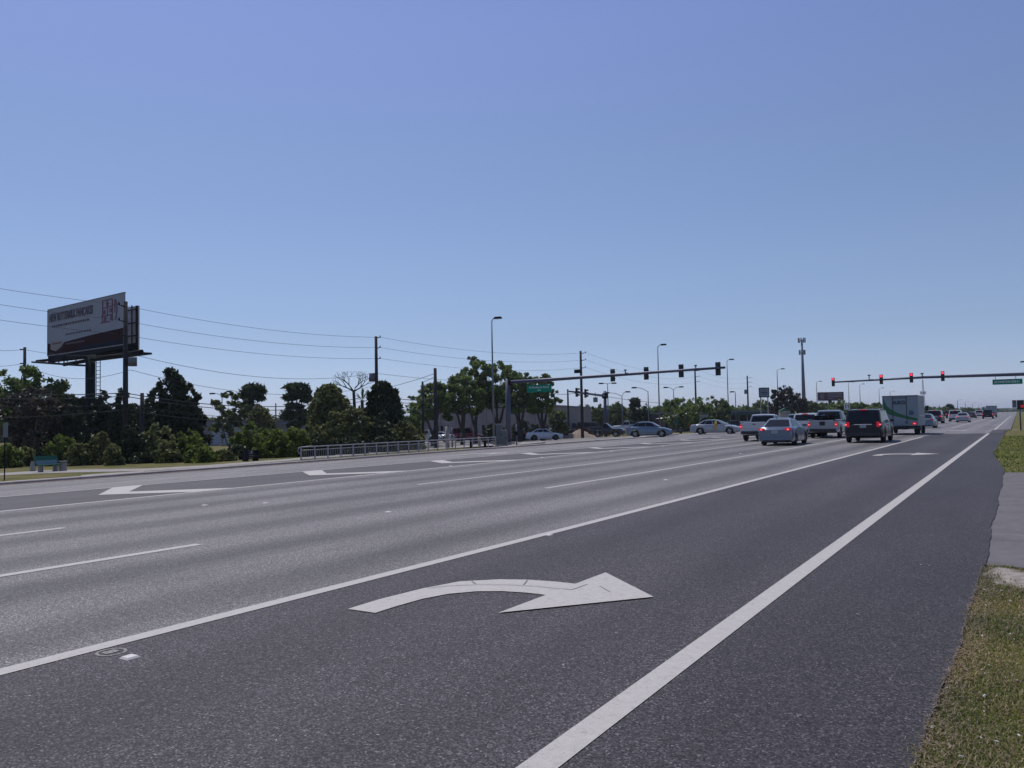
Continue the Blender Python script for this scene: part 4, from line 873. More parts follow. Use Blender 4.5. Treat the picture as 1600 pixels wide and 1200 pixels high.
lamp('tall street lamp above the silver hatchback', 1030.5, 541, 112, .5)
lamp('tall street lamp above the white sedan', 1138.5, 563.5, 143, .5)
lamp('slim street lamp left of the cell tower', 1216.5, 578, 178, .9, r=.13)
lamp('slim street lamp left of the red billboard', 1277.5, 597, 250, .9, r=.15)
lamp('very slim far street lamp right of the red billboard', 1327.5, 598, 262, 1.0, r=.13); lamp('far street lamp above the dark estate car', 1345, 601, 300, 1.0, r=.15); lamp('far street lamp left of the box truck, lower', 1375, 607, 340, 1.2, r=.16)
lamp('distant tiny street lamp above the box truck roof', 1392, 612, 420, 1.5, r=.2)
for k, (x_, y_, Z_) in enumerate(((1497, 625, 560), (1509, 628, 650), (1520, 630, 740), (1530, 632, 820), (1540, 634, 920), (1548, 635, 1000), (1556, 636, 1100))):
    lamp(['first', 'second', 'third', 'fourth', 'fifth', 'sixth', 'last'][k]+' in the row of faint lamps on the horizon left of the road end', x_, y_, Z_, 2.0, r=.25, grp='far lamps toward the vanishing road')
W_ = (.848, .5296); W__ = (-.848, -.5296)
lamp('twin-headed lamp above the white pickup parked behind', 950.5, 599, 130, 1, dirs=[(W_, .7, .05), (W__, .7, .05)])
lamp('twin-armed lamp with wide curved arms right of the second signal mast', 972.5, 618, 128, 1, dirs=[(W_, .6, .6), (W__, 2.0, .5)])
lamp('lamp with one long arm reaching left above the silver hatchback', 1013.5, 611, 126, 1, dirs=[(W__, 1.8, .6)])
lamp('twin-headed lamp left of the broad dark trees', 1053.5, 608, 140, 1, dirs=[(W_, 1.0, .4), (W__, 1.0, .35)])
lamp('short lamp with head on the left, above the shop block', 1150, 612, 150, 1, dirs=[(W__, .25, .02)])
lamp('faint twin-armed lamp between the tallest cedar and the pale tree', 347, 618, 120, 1, dirs=[(W_, .7, .6), (W__, 1.1, .35)])
c = Vector((3.6, 152, 0)); e = lamp('street lamp at the right edge reaching in over the road', 1611, 569, 131, 1, dirs=[((-1, 0), 2.2, .3)], base=c)
# cell tower
c = col_at(1257, 330); e = empty('cell_tower', c, 0, 'tall cell tower with two rings of antennas', 'cell tower'); h = P(1252, 530, 330).z-c.z; k_ = 330/F
MB().cyl((0, 0, -.3), (0, 0, h), .95, .35, 14).build('mast', mat('tower_grey', (.10, .11, .14), .6, .2), e, True)
for y_, w_ in ((530, 9.5), (549, 8)):
    zc = P(1252, y_+2, 330).z-c.z; pl = MB(); 
    for j in range(3):
        a0, a1 = 2*math.pi*j/3+.5, 2*math.pi*(j+1)/3+.5; r_ = w_*k_*.62; pl.cyl((math.cos(a0)*r_, math.sin(a0)*r_, zc), (math.cos(a1)*r_, math.sin(a1)*r_, zc), .12, n=6); pl.cyl((0, 0, zc), (math.cos(a0)*r_, math.sin(a0)*r_, zc), .12, n=6)
    pf = pl.build('platform', M['steel'], e)
    for j in range(9):
        a0 = 2*math.pi*j/9+.5; r_ = w_*k_*.55; MB().box((math.cos(a0)*r_, math.sin(a0)*r_, zc+.2), (.35, .3, 1.9), a0).build('antenna', mat('antenna_grey', (.22, .23, .26), .6) if j == 0 and y_ == 530 else bpy.data.materials['antenna_grey'], pf)
c = col_at(1444, 520); e = empty('cell_tower', c, 0, 'thin lattice mast right behind the box truck', 'cell tower'); h = P(1442, 584, 520).z-c.z
b = MB()
for s_ in ((-1, -.6), (1, -.6), (0, 1)): b.cyl((s_[0]*1.3, s_[1]*1.3, 0), (s_[0]*.2, s_[1]*.2, h*.86), .13, .09, 5)
for j in range(16):
    t0, t1 = j/16, (j+1)/16; q = lambda s_, t: Vector((s_[0]*(1.3-1.1*t), s_[1]*(1.3-1.1*t), h*.86*t))
    b.cyl(q((-1, -.6), t0), q((1, -.6), t1), .06, n=4); b.cyl(q((1, -.6), t0), q((0, 1), t1), .06, n=4)
b.cyl((0, 0, h*.86), (0, 0, h), .09, n=5); b.build('lattice', M['steel'], e)
b = MB()
for j in range(6): b.box((math.cos(j)*1.5, math.sin(j)*1.5, h*.55), (.3, .3, 2)), b.cyl((0, 0, h*.55), (math.cos(j)*1.5, math.sin(j)*1.5, h*.55), .07, n=4)
b.build('antenna', M['steel'], e)
# pole row down the right side of the road
for k, Y_ in enumerate((175, 215, 258, 305, 360, 430, 520, 640)):
    e = empty('utility_pole', (5.4, Y_, -.02), 0, ['nearest', 'second', 'third', 'fourth', 'fifth', 'sixth', 'seventh', 'farthest'][k]+' pole in the receding row along the right verge', 'utility pole', 'poles along the right verge')
    MB().cyl((0, 0, -.2), (0, 0, 13), .2, .13, 8).build('pole', M['wood'], e); MB().box((0, 0, 11.9), (2.6, .12, .14)).build('crossarm', M['wood'], e); MB().box((0, 0, 10.4), (1.8, .12, .14)).build('crossarm', M['wood'], e)
for k, (x_, z_) in enumerate(((-1.2, 11.95), (1.2, 11.95), (0, 12.9))):
    wire(['left', 'right', 'top'][k]+' wire over the receding right-hand pole row', [(5.4+x_, y_, z_) for y_ in (120, 175, 215, 258, 305, 360, 430, 520, 640)], .025, .6, 'wires of the right pole row', 6)
# ------------------------------------------------------------------ signals and signs
def Zat(px, Y): return F*Y/ray(px, 640).y
def PY(px, py, Y): return P(px, py, F*Y/ray(px, py).y)       # point seen at a pixel in the vertical plane Y = const
def signal(name, label, pos, rz, lit, scale=1.0, group=None, back=True, parent_off=0):
    """three-lens head; its face looks along local -y"""
    e = empty(name, pos, rz, label, 'traffic signal', group); s = scale
    MB().box((0, 0, 0), (.34*s, .20*s, 1.06*s)).build('housing', M['black'], e, bevel=.02)
    if back: MB().box((0, .02*s, 0), (.52*s, .02, 1.3*s)).build('backplate', M['black'], e)
    MB().box((0, .16*s, 0), (.08*s, .14*s, .3*s)).build('bracket', M['darkb'], e)
    for k, z in enumerate((.35, 0, -.35)):
        b = MB(); n = 12; vs = []
        for y_ in (-.10, -.13): vs += [(math.cos(2*math.pi*i/n)*.13*s, y_*s, z*s+math.sin(2*math.pi*i/n)*.13*s) for i in range(n)]
        b.add(vs, [tuple(range(2*n-1, n-1, -1))]+[(i, (i+1) % n, n+(i+1) % n, n+i) for i in range(n)])
        b.build('lens', M['redsig'] if (k == 0 and lit) else M['dimsig'], e)
        b = MB(); vs = []
        for y_ in (-.10, -.34):
            vs += [(math.cos(t)*.155*s, y_*s*(1 if y_ > -.2 else 1), z*s+math.sin(t)*.155*s) for t in [math.pi*(-.12+1.24*i/10) for i in range(11)]]
        b.add(vs, [(i, i+1, 12+i, 11+i) for i in range(10)]); b.build('visor', M['black'], e)
    return e
c = at(795, 693.5, .05); YM = c.y; e = empty('signal_mast', c, 0, 'blue-grey steel signal mast with long arm reaching right over the road', 'signal mast')
h = PY(790, 590, YM).z-c.z
MB().cyl((0, 0, -.2), (0, 0, h), .25, .20, 16).build('pole', M['mast'], e, True); MB().box((0, 0, .08), (.8, .8, .16)).build('base', M['conc'], e); MB().cyl((0, 0, h), (0, 0, h+.06), .24, .2, 14).build('cap', M['darkb'], e)
ap = [PY(x, y, YM)-c for x, y in ((793, 597.5), (850, 593.8), (907, 589.8), (980, 584.8), (1062, 578.9), (1133, 574.2))]; ap[0] = Vector((0, 0, ap[0].z)); 
for p in ap: p.y = 0
b = MB(); b.tube(ap, [.17, .155, .14, .125, .108, .09], 14); b.build('arm', M['mast'], e, True)
MB().box((.25, 0, ap[0].z), (.12, .5, .5)).build('flange', M['darkb'], e)
b = MB()
for x_, y_ in ((977, 581), (1087, 574)): p = PY(x_, y_, YM)-c; b.cyl((p.x, 0, p.z-.15), (p.x, 0, p.z+.12), .05, n=6); b.box((p.x, 0, p.z+.14), (.2, .12, .1))
b.build('detector', M['steel'], e)
for k, (x_, y_) in enumerate(((955.3, 586.3), (1007.8, 583.2), (1062.5, 579.3), (1120.3, 576.0))):
    p = PY(x_, y_, YM); p.y += .05
    signal('traffic_signal', 'black signal head seen from behind, '+['leftmost', 'second from left', 'third from left', 'rightmost, at arm tip'][k]+' on the long left arm', p+Vector((0, .22, 0)), math.pi, False, .80, 'signal heads on the long left arm')
def board(name, label, cat, pts, m, t=.04, parent=None):
    p0, p1, p2, p3 = pts; d_ = (p1-p0); L_ = Vector((d_.x, d_.y, 0)).length; h_ = ((p3-p0).z+(p2-p1).z)/2; a_ = math.atan2(d_.y, d_.x)
    e = empty(name, p0, a_, label, cat); MB().box((L_/2, 0, h_/2), (L_, t, h_)).build('panel', m, e); return e, L_, h_
Yg = YM-.05
e, L_, h_ = board('street_sign', 'green street name sign hanging below the left mast arm', 'street sign', [PY(823.5, 613.5, Yg), PY(862, 611.5, Yg), PY(862, 600, Yg), PY(823.5, 602, Yg)], M['greenS'])
text_mesh('N Pinehurst Road', h_*.42, M['whiteS'], e, frame((L_/2, -.03, h_*.66), (1, 0, 0), (0, 0, 1)), 'lettering', .004, xs=L_*.9/(h_*.42*8.1)); text_mesh('100', h_*.2, M['whiteS'], e, frame((L_/2, -.03, h_*.22), (1, 0, 0), (0, 0, 1)), 'lettering', .002) if False else None
MB().box((L_/2, -.026, h_*.26), (L_*.12, .01, h_*.12)).build('number_mark', M['whiteS'], e)
b = MB(); b.box((L_*.2, 0, h_+.22), (.05, .05, .5)); b.box((L_*.8, 0, h_+.25), (.05, .05, .56)); b.build('hanger', M['steel'], e)
# right arm over the road, its pole just outside the picture
YR_ = 101; e = empty('signal_mast', (6.0, YR_, -.02), 0, 'long grey signal arm entering from the right edge over the road', 'signal mast')
cR = Vector((6.0, YR_, -.02)); q0 = PY(1300, 597.3, YR_)-cR; q1 = PY(1600, 584.6, YR_)-cR; sl = (q1.z-q0.z)/(q1.x-q0.x); qz = q1.z+sl*(0-q1.x)*.6
MB().cyl((0, 0, -.2), (0, 0, qz+.5), .33, .25, 16).build('pole', M['mast'], e, True)
b = MB(); b.tube([(q0.x, 0, q0.z), ((q0.x+q1.x)/2, 0, (q0.z+q1.z)/2+.12), (q1.x, 0, q1.z), (0, 0, qz)], [.09, .14, .185, .21], 14); b.build('arm', M['mast'], e, True)
b = MB()
for x_ in (1358, 1441): p = PY(x_, 590.5 if x_ < 1400 else 588, YR_)-cR; b.cyl((p.x, 0, p.z-.2), (p.x, 0, p.z+.25), .06, n=6); b.box((p.x, 0, p.z+.3), (.3, .16, .14))
b.build('detector', M['steel'], e)
for k, (x_, y_) in enumerate(((1302, 597), (1377, 592.8), (1424, 590.3), (1473, 587.8))):
    p = PY(x_, y_, YR_-.35); signal('traffic_signal', 'signal head with lit red lamp, '+['leftmost, at arm tip', 'second from arm tip', 'third from arm tip', 'nearest the right edge'][k]+' on the right arm', p, 0, True, 1.02 if k else .95, 'red signal heads on the right arm', back=False)
e, L_, h_ = board('street_sign', 'green street name sign under the arm at the right edge', 'street sign', [PY(1551, 601.3, YR_-.2), PY(1598, 600.3, YR_-.2), PY(1598, 592, YR_-.2), PY(1551, 593.2, YR_-.2)], M['greenS'])
b = MB(); rg = random.Random(9); u = .07
while u < .9: l_ = rg.uniform(.02, .07); b.box((L_*(u+l_/2), -.028, h_*.5), (L_*l_, .01, h_*rg.uniform(.3, .5))); u += l_+.025
b.build('lettering', M['whiteS'], e); b = MB(); b.box((L_*.1, 0, h_+.25), (.05, .05, .5)); b.box((L_*.78, 0, h_+.28), (.05, .05, .55)); b.build('hanger', M['steel'], e)
# second, smaller mast
c = col_at(946, 110); e = empty('signal_mast', c, 0, 'smaller signal mast with short arm pointing left, above the dark pickup', 'signal mast'); h = P(943, 611, 110).z-c.z
MB().cyl((0, 0, -.2), (0, 0, h), .26, .2, 14).build('pole', M['mast'], e, True)
tip = P(889.5, 611.5, 92)-c; rt = P(941, 618.5, 109.5)-c; b = MB(); b.tube([Vector((0, 0, rt.z)), tip], [.17, .09], 10); b.build('arm', M['mast'], e, True); MB().box((0, 0, rt.z), (.6, .6, .7)).build('clamp', M['darkb'], e)
ad = (tip-Vector((0, 0, rt.z))).normalized(); faz = math.atan2(.5296, .848)-.25
for k, x_ in enumerate((898.5, 911.5)):
    t = (946-x_)/(946-889.5); p = c+Vector((0, 0, rt.z))*(1-t)+tip*t
    signal('traffic_signal', ['left of the two side-on signal heads on the smaller mast arm', 'right of the two side-on signal heads on the smaller mast arm'][k], p-Vector((0, 0, .02))+Vector((.1, 0, 0)), faz+math.pi/2-.2, False, 1.0, 'side-on signal heads', back=False)
e, L_, h_ = board('lane_sign', 'small square sign hanging under the smaller mast arm', 'road sign', [P(927, 628.5, 104), P(934, 629, 104), P(934, 621.5, 104), P(927, 621, 104)], M['steel'])
MB().box((L_*.5, -.03, h_*.5), (L_*.8, .012, h_*.8)).build('sign_face', mat('sign_grey', (.12, .16, .17), .5), e); MB().box((L_*.5, 0, h_+.3), (.06, .05, .7)).build('hanger', M['steel'], e)
# railing on the kerb
r0 = at(461, 718.5, .13); r1 = at(808, 696.5, .13); rx = KX-.42; Y0, Y1 = r0.y, r1.y
e = empty('railing', (rx, Y0, gz(rx, Y0)+.085), 0, 'long aluminium pedestrian railing with pickets along the far kerb', 'railing'); hr = .66; n = 19
g0 = e.location.z
def rz_(Y): return gz(rx, Y)+.085-g0
for k in range(n+1):
    y = (Y1-Y0)*k/n; MB().box((0, y, rz_(Y0+y)+hr/2), (.045, .06, hr)).build('post', M['rail'], e)
for nm, zz in (('top_rail', hr), ('middle_rail', hr-.16)): b = MB(); b.tube([(0, (Y1-Y0)*k/n, rz_(Y0+(Y1-Y0)*k/n)+zz) for k in range(n+1)], .028 if nm == 'top_rail' else .018, 8); b.build(nm, M['rail'], e, True)
b = MB(); b.tube([(0, (Y1-Y0)*k/n, rz_(Y0+(Y1-Y0)*k/n)+.06) for k in range(int(n*.62)+1)], .016, 6); b.build('bottom_rail', M['rail'], e, True)
b = MB(); y = .13
while y < (Y1-Y0)*.62: b.cyl((0, y, rz_(Y0+y)+.06), (0, y, rz_(Y0+y)+hr-.16), .009, n=5, caps=False); y += .125
tag(b.build('pickets', M['rail'], e), kind='stuff')
b = MB(); b.tube([(0, -.0, hr), (0, -.14, hr-.02), (0, -.2, hr-.16), (0, -.14, hr-.30), (0, 0, hr-.34)], .022, 8); b.build('end_loop', M['rail'], e, True)
# control cabinets and posts beside the mast
for x0, x1, yt, Z, lab in ((773, 786, 662.5, 62, 'taller grey control cabinet left of the sign mast'), (782, 793, 672, 60, 'lower grey control cabinet against the sign mast foot')):
    c = col_at((x0+x1)/2, Z, .05); h = P(x0, yt, Z).z-c.z; w_ = (x1-x0)*Z/F; e = empty('control_cabinet', c, .5, lab, 'control cabinet')
    MB().box((0, 0, h/2), (w_*.8, .4, h)).build('body', M['steel'], e, bevel=.02); MB().box((0, -.21, h*.52), (w_*.66, .02, h*.82)).build('door', M['steel'], e); MB().box((0, 0, .05), (w_*.95, .5, .12)).build('base', M['conc'], e); MB().box((w_*.25, -.235, h*.5), (.05, .04, .15)).build('handle', M['darkb'], e)
def post(name, label, px, yt, Z, r, m, cat='post', dz=.05, top=None):
    c = col_at(px, Z, dz); h = P(px, yt, Z).z-c.z; e = empty(name, c, .5, label, cat); MB().cyl((0, 0, -.1), (0, 0, h), r, n=10).build('post', m, e, True); MB().cyl((0, 0, h), (0, 0, h+.05), r*1.1, r*.5, 10).build('cap', M['darkb'], e); return e, h
post('post', 'thick pale concrete post left of the red pickup', 698.5, 665.5, 64, .16, M['conc']); post('post', 'thinner grey post touching the thick concrete post', 706, 667, 65, .07, M['steel'])
e, h = post('pedestrian_pole', 'thin grey crossing button pole right of the sign mast', 806.5, 662.5, 61, .05, M['steel']); MB().box((0, -.08, h*.55), (.16, .1, .28)).build('button_box', M['darkb'], e)
for k, (x_, yt, Z) in enumerate(((735, 683, 62), (757, 684, 62), (748, 682, 66))): post('bollard', ['dark stub post behind the railing under the red pickup nose', 'dark stub post behind the railing left of the cabinets', 'pale stub post behind the railing right of the red pickup'][k], x_, yt, Z, .1, M['darkb'] if k < 2 else M['conc'], 'bollard')
# left edge: sign on post, bench, planter
c = at(7, 750, .06); e = empty('road_sign', c, 0, 'narrow white sign on a thin post at the left edge', 'road sign'); Z_ = (c-Vector((0, 0, HC))).dot(Vector((AX[0][2], AX[1][2], AX[2][2]))); h = P(8, 660, Z_).z-c.z
MB().cyl((0, 0, -.2), (0, 0, h), .022, n=8).build('post', M['darkb'], e); MB().box((.05, 0, h-.28), (.17, .02, .55), .6).build('panel', mat('sign_back', (.2, .21, .22), .6, .3), e)
c = at(73, 737.0, .07); e = empty('bench', c, R_(90), 'green advertising bench on concrete legs on the far sidewalk', 'bench')
b_ = MB(); b_.add([(-.60, -.02, .36), (.60, -.02, .36), (.60, .10, .86), (-.60, .10, .86), (-.60, .04, .35), (.60, .04, .35), (.60, .16, .85), (-.60, .16, .85)], [(0, 1, 2, 3), (7, 6, 5, 4), (0, 4, 5, 1), (1, 5, 6, 2), (2, 6, 7, 3), (3, 7, 4, 0)]); bk = b_.build('backrest', M['green2'], e)
MB().box((0, -.22, .38), (1.2, .42, .05)).build('seat', M['green2'], e)
sg = MB(); sg.add([(-.56, -.020, .42), (.56, -.020, .42), (.56, .038, .62), (-.56, .038, .62)], [(0, 1, 2, 3)]); sg.build('advert_panel', mat('advert_blue', (.17, .24, .28), .8), bk)
bb_ = MB(); u = -.5; rg = random.Random(1)
while u < .5: l_ = rg.uniform(.04, .1); bb_.add([(u, .004, .50), (u+l_, .004, .50), (u+l_, .024, .56), (u, .024, .56)], [(0, 1, 2, 3)]); u += l_+.04
bb_.build('lettering', M['whiteS'], bk)
for s_ in (-.38, .38): MB().box((s_, -.12, .18), (.10, .36, .36), taper=.8).build('leg', mat('bench_leg', (.2, .19, .19), .8), e)
e.scale = (.88, .9, .86)
c = at(98, 735.5, .07); e = empty('litter_bin', c, R_(80), 'low grey concrete bin right of the green bench', 'litter bin'); MB().box((0, 0, .2), (.3, .3, .4), taper=.85).build('body', M['conc'], e, bevel=.02); MB().box((0, 0, .43), (.36, .36, .05)).build('lid', M['steel'], e)
c = at(51, 736.2, .07); e = empty('planter', c, R_(70), 'small pale concrete block left of the green bench', 'concrete block'); MB().box((0, 0, .2), (.26, .3, .42), taper=.6).build('block', M['conc'], e, bevel=.03); MB().box((0, 0, .43), (.14, .16, .04)).build('cap', M['kerbc'], e)
c = col_at(390, 43.5, .06); e = empty('bench', c, R_(95), 'dark slatted metal bench half buried in shrubs', 'bench'); hb = P(390, 703.5, 43.5).z-c.z
for k in range(4): MB().box((0, .0, hb-.05-.12*k), (.8, .03, .05)).build('slat', M['steel'], e)
MB().box((0, -.2, hb*.45), (.8, .36, .04)).build('seat', M['darkb'], e)
for s_ in (-.36, .36): MB().box((s_, -.05, hb/2), (.05, .4, hb)).build('leg', M['darkb'], e)
# hydrant and small road furniture beyond the junction
c = col_at(1063, 96); e = empty('fire_hydrant', c, .4, 'dark hydrant standing alone in the grass between two silver cars', 'fire hydrant'); 
b = MB(); b.cyl((0, 0, 0), (0, 0, .55), .16, .15, 10); b.cyl((0, 0, .55), (0, 0, .75), .17, .06, 10); b.build('body', M['plastic'], e, True)
for s_ in (-1, 1): MB().cyl((s_*.14, 0, .42), (s_*.25, 0, .42), .07).build('nozzle', M['plastic'], e)
c = col_at(1195, 140); e = empty('shop_sign', c, R_(31), 'square dark-framed sign on two pale posts', 'sign'); k_ = 140/F; z0 = P(1195, 621, 140).z-c.z; z1 = P(1195, 605.5, 140).z-c.z
MB().box((0, 0, (z0+z1)/2), (15.5*k_, .4, z1-z0)).build('frame', mat('sign_frame', (.015, .03, .06), .5), e); pn = MB().box((0, -.21, (z0+z1)/2), (12.5*k_, .03, (z1-z0)*.78)).build('panel', mat('sign_panel', (.24, .26, .3), .5), e)
b = MB()
for v, wd_ in ((.75, 8), (.5, 10), (.28, 9)): b.box((0, -.235, z0+(z1-z0)*v), (wd_*k_, .02, .17 if v != .5 else .32))
b.build('lettering', mat('sign_ink', (.04, .07, .13), .5), pn)
for s_ in (-1, 1): MB().box((s_*5.6*k_, 0, z0/2), (.16, .16, z0)).build('post', M['conc'], e)
c = col_at(1226, 128); e = empty('entrance_sign', c, R_(31), 'low pale monument sign with green peaked top', 'sign'); k_ = 128/F; z1 = P(1226, 642, 128).z-c.z
MB().box((0, 0, z1/2), (17*k_, .5, z1)).build('panel', mat('stone_pale', (.32, .29, .26), .8, noise=.4, nscale=2), e)
b = MB(); b.add([(-9*k_, -.4, z1), (9*k_, -.4, z1), (9*k_, .4, z1), (-9*k_, .4, z1), (0, -.4, z1+.45), (0, .4, z1+.45)], [(0, 1, 4), (2, 3, 5), (0, 4, 5, 3), (1, 2, 5, 4), (3, 2, 1, 0)]); b.build('roof', M['green2'], e)
c = col_at(1242, 118); e = empty('banner', c, R_(31), 'small yellow feather banner behind the white estate car', 'banner'); z1 = P(1242, 642, 118).z-c.z; MB().cyl((0, 0, 0), (0, 0, z1), .03).build('pole', M['steel'], e)
MB().add([(0, 0, z1*.5), (.32, 0, z1*.48), (.28, 0, z1*.9), (.02, 0, z1), (0, .03, z1*.5), (.32, .03, z1*.48), (.28, .03, z1*.9), (.02, .03, z1)], [(0, 1, 2, 3), (7, 6, 5, 4), (0, 4, 5, 1), (1, 5, 6, 2), (2, 6, 7, 3)]).build('flag', mat('banner_yellow', (.75, .6, .05), .6), e)
c = col_at(1324, 112); e = empty('lane_sign', c, R_(31), 'white two-arrow lane sign left of the dark estate car', 'road sign'); k_ = 112/F; z1 = P(1324, 631, 112).z-c.z; z0 = P(1324, 640, 112).z-c.z
pn = MB().box((0, 0, (z0+z1)/2), (8.5*k_, .05, z1-z0)).build('panel', M['whiteS'], e); b = MB()
for s_ in (-1, 1): b.box((s_*.18, -.035, (z0+z1)/2), (.09, .02, (z1-z0)*.6)); b.box((s_*.18-.04, -.035, z1-.2), (.22, .021, .1))
b.build('arrow_mark', M['black'], pn); MB().cyl((0, .05, 0), (0, .05, z1), .04).build('post', M['steel'], e)
c = col_at(1056, 104); e = empty('info_sign', c, R_(31), 'small green board left of the broad dark tree', 'sign'); z1 = P(1056, 655, 104).z-c.z; MB().box((0, 0, z1-.35), (.7, .05, .7)).build('panel', mat('board_green', (.02, .07, .05), .6), e); MB().cyl((0, .04, 0), (0, .04, z1), .04).build('post', M['steel'], e)
c = at(1596.5, 672); c.z = -.02; e = empty('pedestrian_signal', c, 0, 'pedestrian signal with red hand on a post at the right edge', 'pedestrian signal'); Zp = F*c.y/ray(1596, 672).y; z1 = P(1596, 625, Zp).z-c.z
MB().cyl((-.06, 0, 0), (-.06, 0, z1-.2), .06).build('post', M['steel'], e, True); MB().box((.0, -.1, z1-.38), (.5, .25, .75)).build('housing', M['black'], e); MB().box((.1, -.235, z1-.5), (.2, .02, .2)).build('lens', mat('dim_red_hand', (.25, .01, .02), .5, emit=(1, .03, .06), es=.25), e); MB().box((-.42, 0, z1-.3), (.3, .25, .6)).build('side_box', M['steel'], e)
for k, (X_, Y_, hh_, lab) in enumerate(((2.2, 96, 1.1, 'short grey box post on the right verge beyond the junction'), (3.6, 118, 2.2, 'thin sign post on the right verge beyond the junction'), (1.9, 140, 1.0, 'small pale marker post far along the right verge'))):
    e = empty('marker_post', (X_, Y_, -.03), 0, lab, 'post'); MB().cyl((0, 0, 0), (0, 0, hh_), .06).build('post', M['steel'], e); MB().box((0, -.05, hh_-.15), (.35, .05, .4)).build('plate', M['whiteS'], e)

# ------------------------------------------------------------------ vehicles
def interp(pts, x):
    if x <= pts[0][0]: return pts[0][1]
    for (a, za), (b_, zb_) in zip(pts, pts[1:]):
        if x <= b_: return za+(zb_-za)*(x-a)/(b_-a)
    return pts[-1][1]
def body_loft(L, W, prof, z0, wx, ra, rw, end=.10):
    xs = sorted(set([round(-L/2+L*i/40, 4) for i in range(41)]+[round(w0+ra*math.cos(math.pi*k/10), 4) for w0 in wx for k in range(11)]))
    b = MB(); n = None
    for x in xs:
        zt = interp(prof, x); zb = z0
        de = min(x+L/2, L/2-x); zb += .10*max(0, 1-de/.25)**2
        for w0 in wx:
            dx = abs(x-w0)
            if dx < ra: zb = max(zb, rw+math.sqrt(max(ra*ra-dx*dx, 0))-.02)
        w = W/2*(1-end*max(0, 1-de/.45)**2)
        sec = [(w*.95, zb), (w*.99, zb+.12*(zt-zb)), (w, zb+.5*(zt-zb)), (w*.975, zb+.78*(zt-zb)), (w*.93, zt-.035), (w*.84, zt), (w*.4, zt+.018), (0, zt+.022)]
        pts = [(x, -y, z) for y, z in sec]+[(x, y, z) for y, z in reversed(sec[:-1])]
        n = len(pts); b.v += pts
    for i in range(len(xs)-1):
        for k in range(n): a = i*n+k; c_ = i*n+(k+1) % n; b.f.append((a, c_, c_+n, a+n))
    b.f.append(tuple(range(n))); b.f.append(tuple(reversed(range((len(xs)-1)*n, len(xs)*n)))); return b
def wheel(parent, x, y, r, wd, rimm, side):
    t = empty('wheel', (x, y, r)); t.parent = parent; del_ = None
    prof = [(.62, -.5), (.80, -.52), (.97, -.44), (1.0, -.2), (1.0, .2), (.97, .44), (.80, .52), (.62, .5)]; b = MB(); n = 22
    for pr, pw in prof: b.v += [(math.cos(2*math.pi*i/n)*r*pr, pw*wd, math.sin(2*math.pi*i/n)*r*pr) for i in range(n)]
    for j in range(len(prof)-1):
        for i in range(n): b.f.append((j*n+i, (j+1)*n+i, (j+1)*n+(i+1) % n, j*n+(i+1) % n))
    b.build('tyre', M['rubber'], t, True)
    b = MB(); s = side; b.cyl((0, s*wd*.34, 0), (0, s*wd*.40, 0), r*.2, r*.16, 10); b.cyl((0, -wd*.4, 0), (0, wd*.40, 0), r*.64, r*.64, n, False)
    for k in range(7):
        a = 2*math.pi*k/7; u_ = Vector((math.cos(a), 0, math.sin(a))); v_ = Vector((-math.sin(a), 0, math.cos(a))); p0 = u_*r*.12; p1 = u_*r*.63; y0 = Vector((0, s*wd*.36, 0)); th = Vector((0, -s*.03, 0))
        b.add([p0-v_*r*.07+y0, p1-v_*r*.10+y0, p1+v_*r*.10+y0, p0+v_*r*.07+y0, p0-v_*r*.07+y0+th, p1-v_*r*.10+y0+th, p1+v_*r*.10+y0+th, p0+v_*r*.07+y0+th], [(0, 1, 2, 3), (7, 6, 5, 4), (0, 4, 5, 1), (1, 5, 6, 2), (2, 6, 7, 3), (3, 7, 4, 0)])
    b.build('rim', rimm, t)
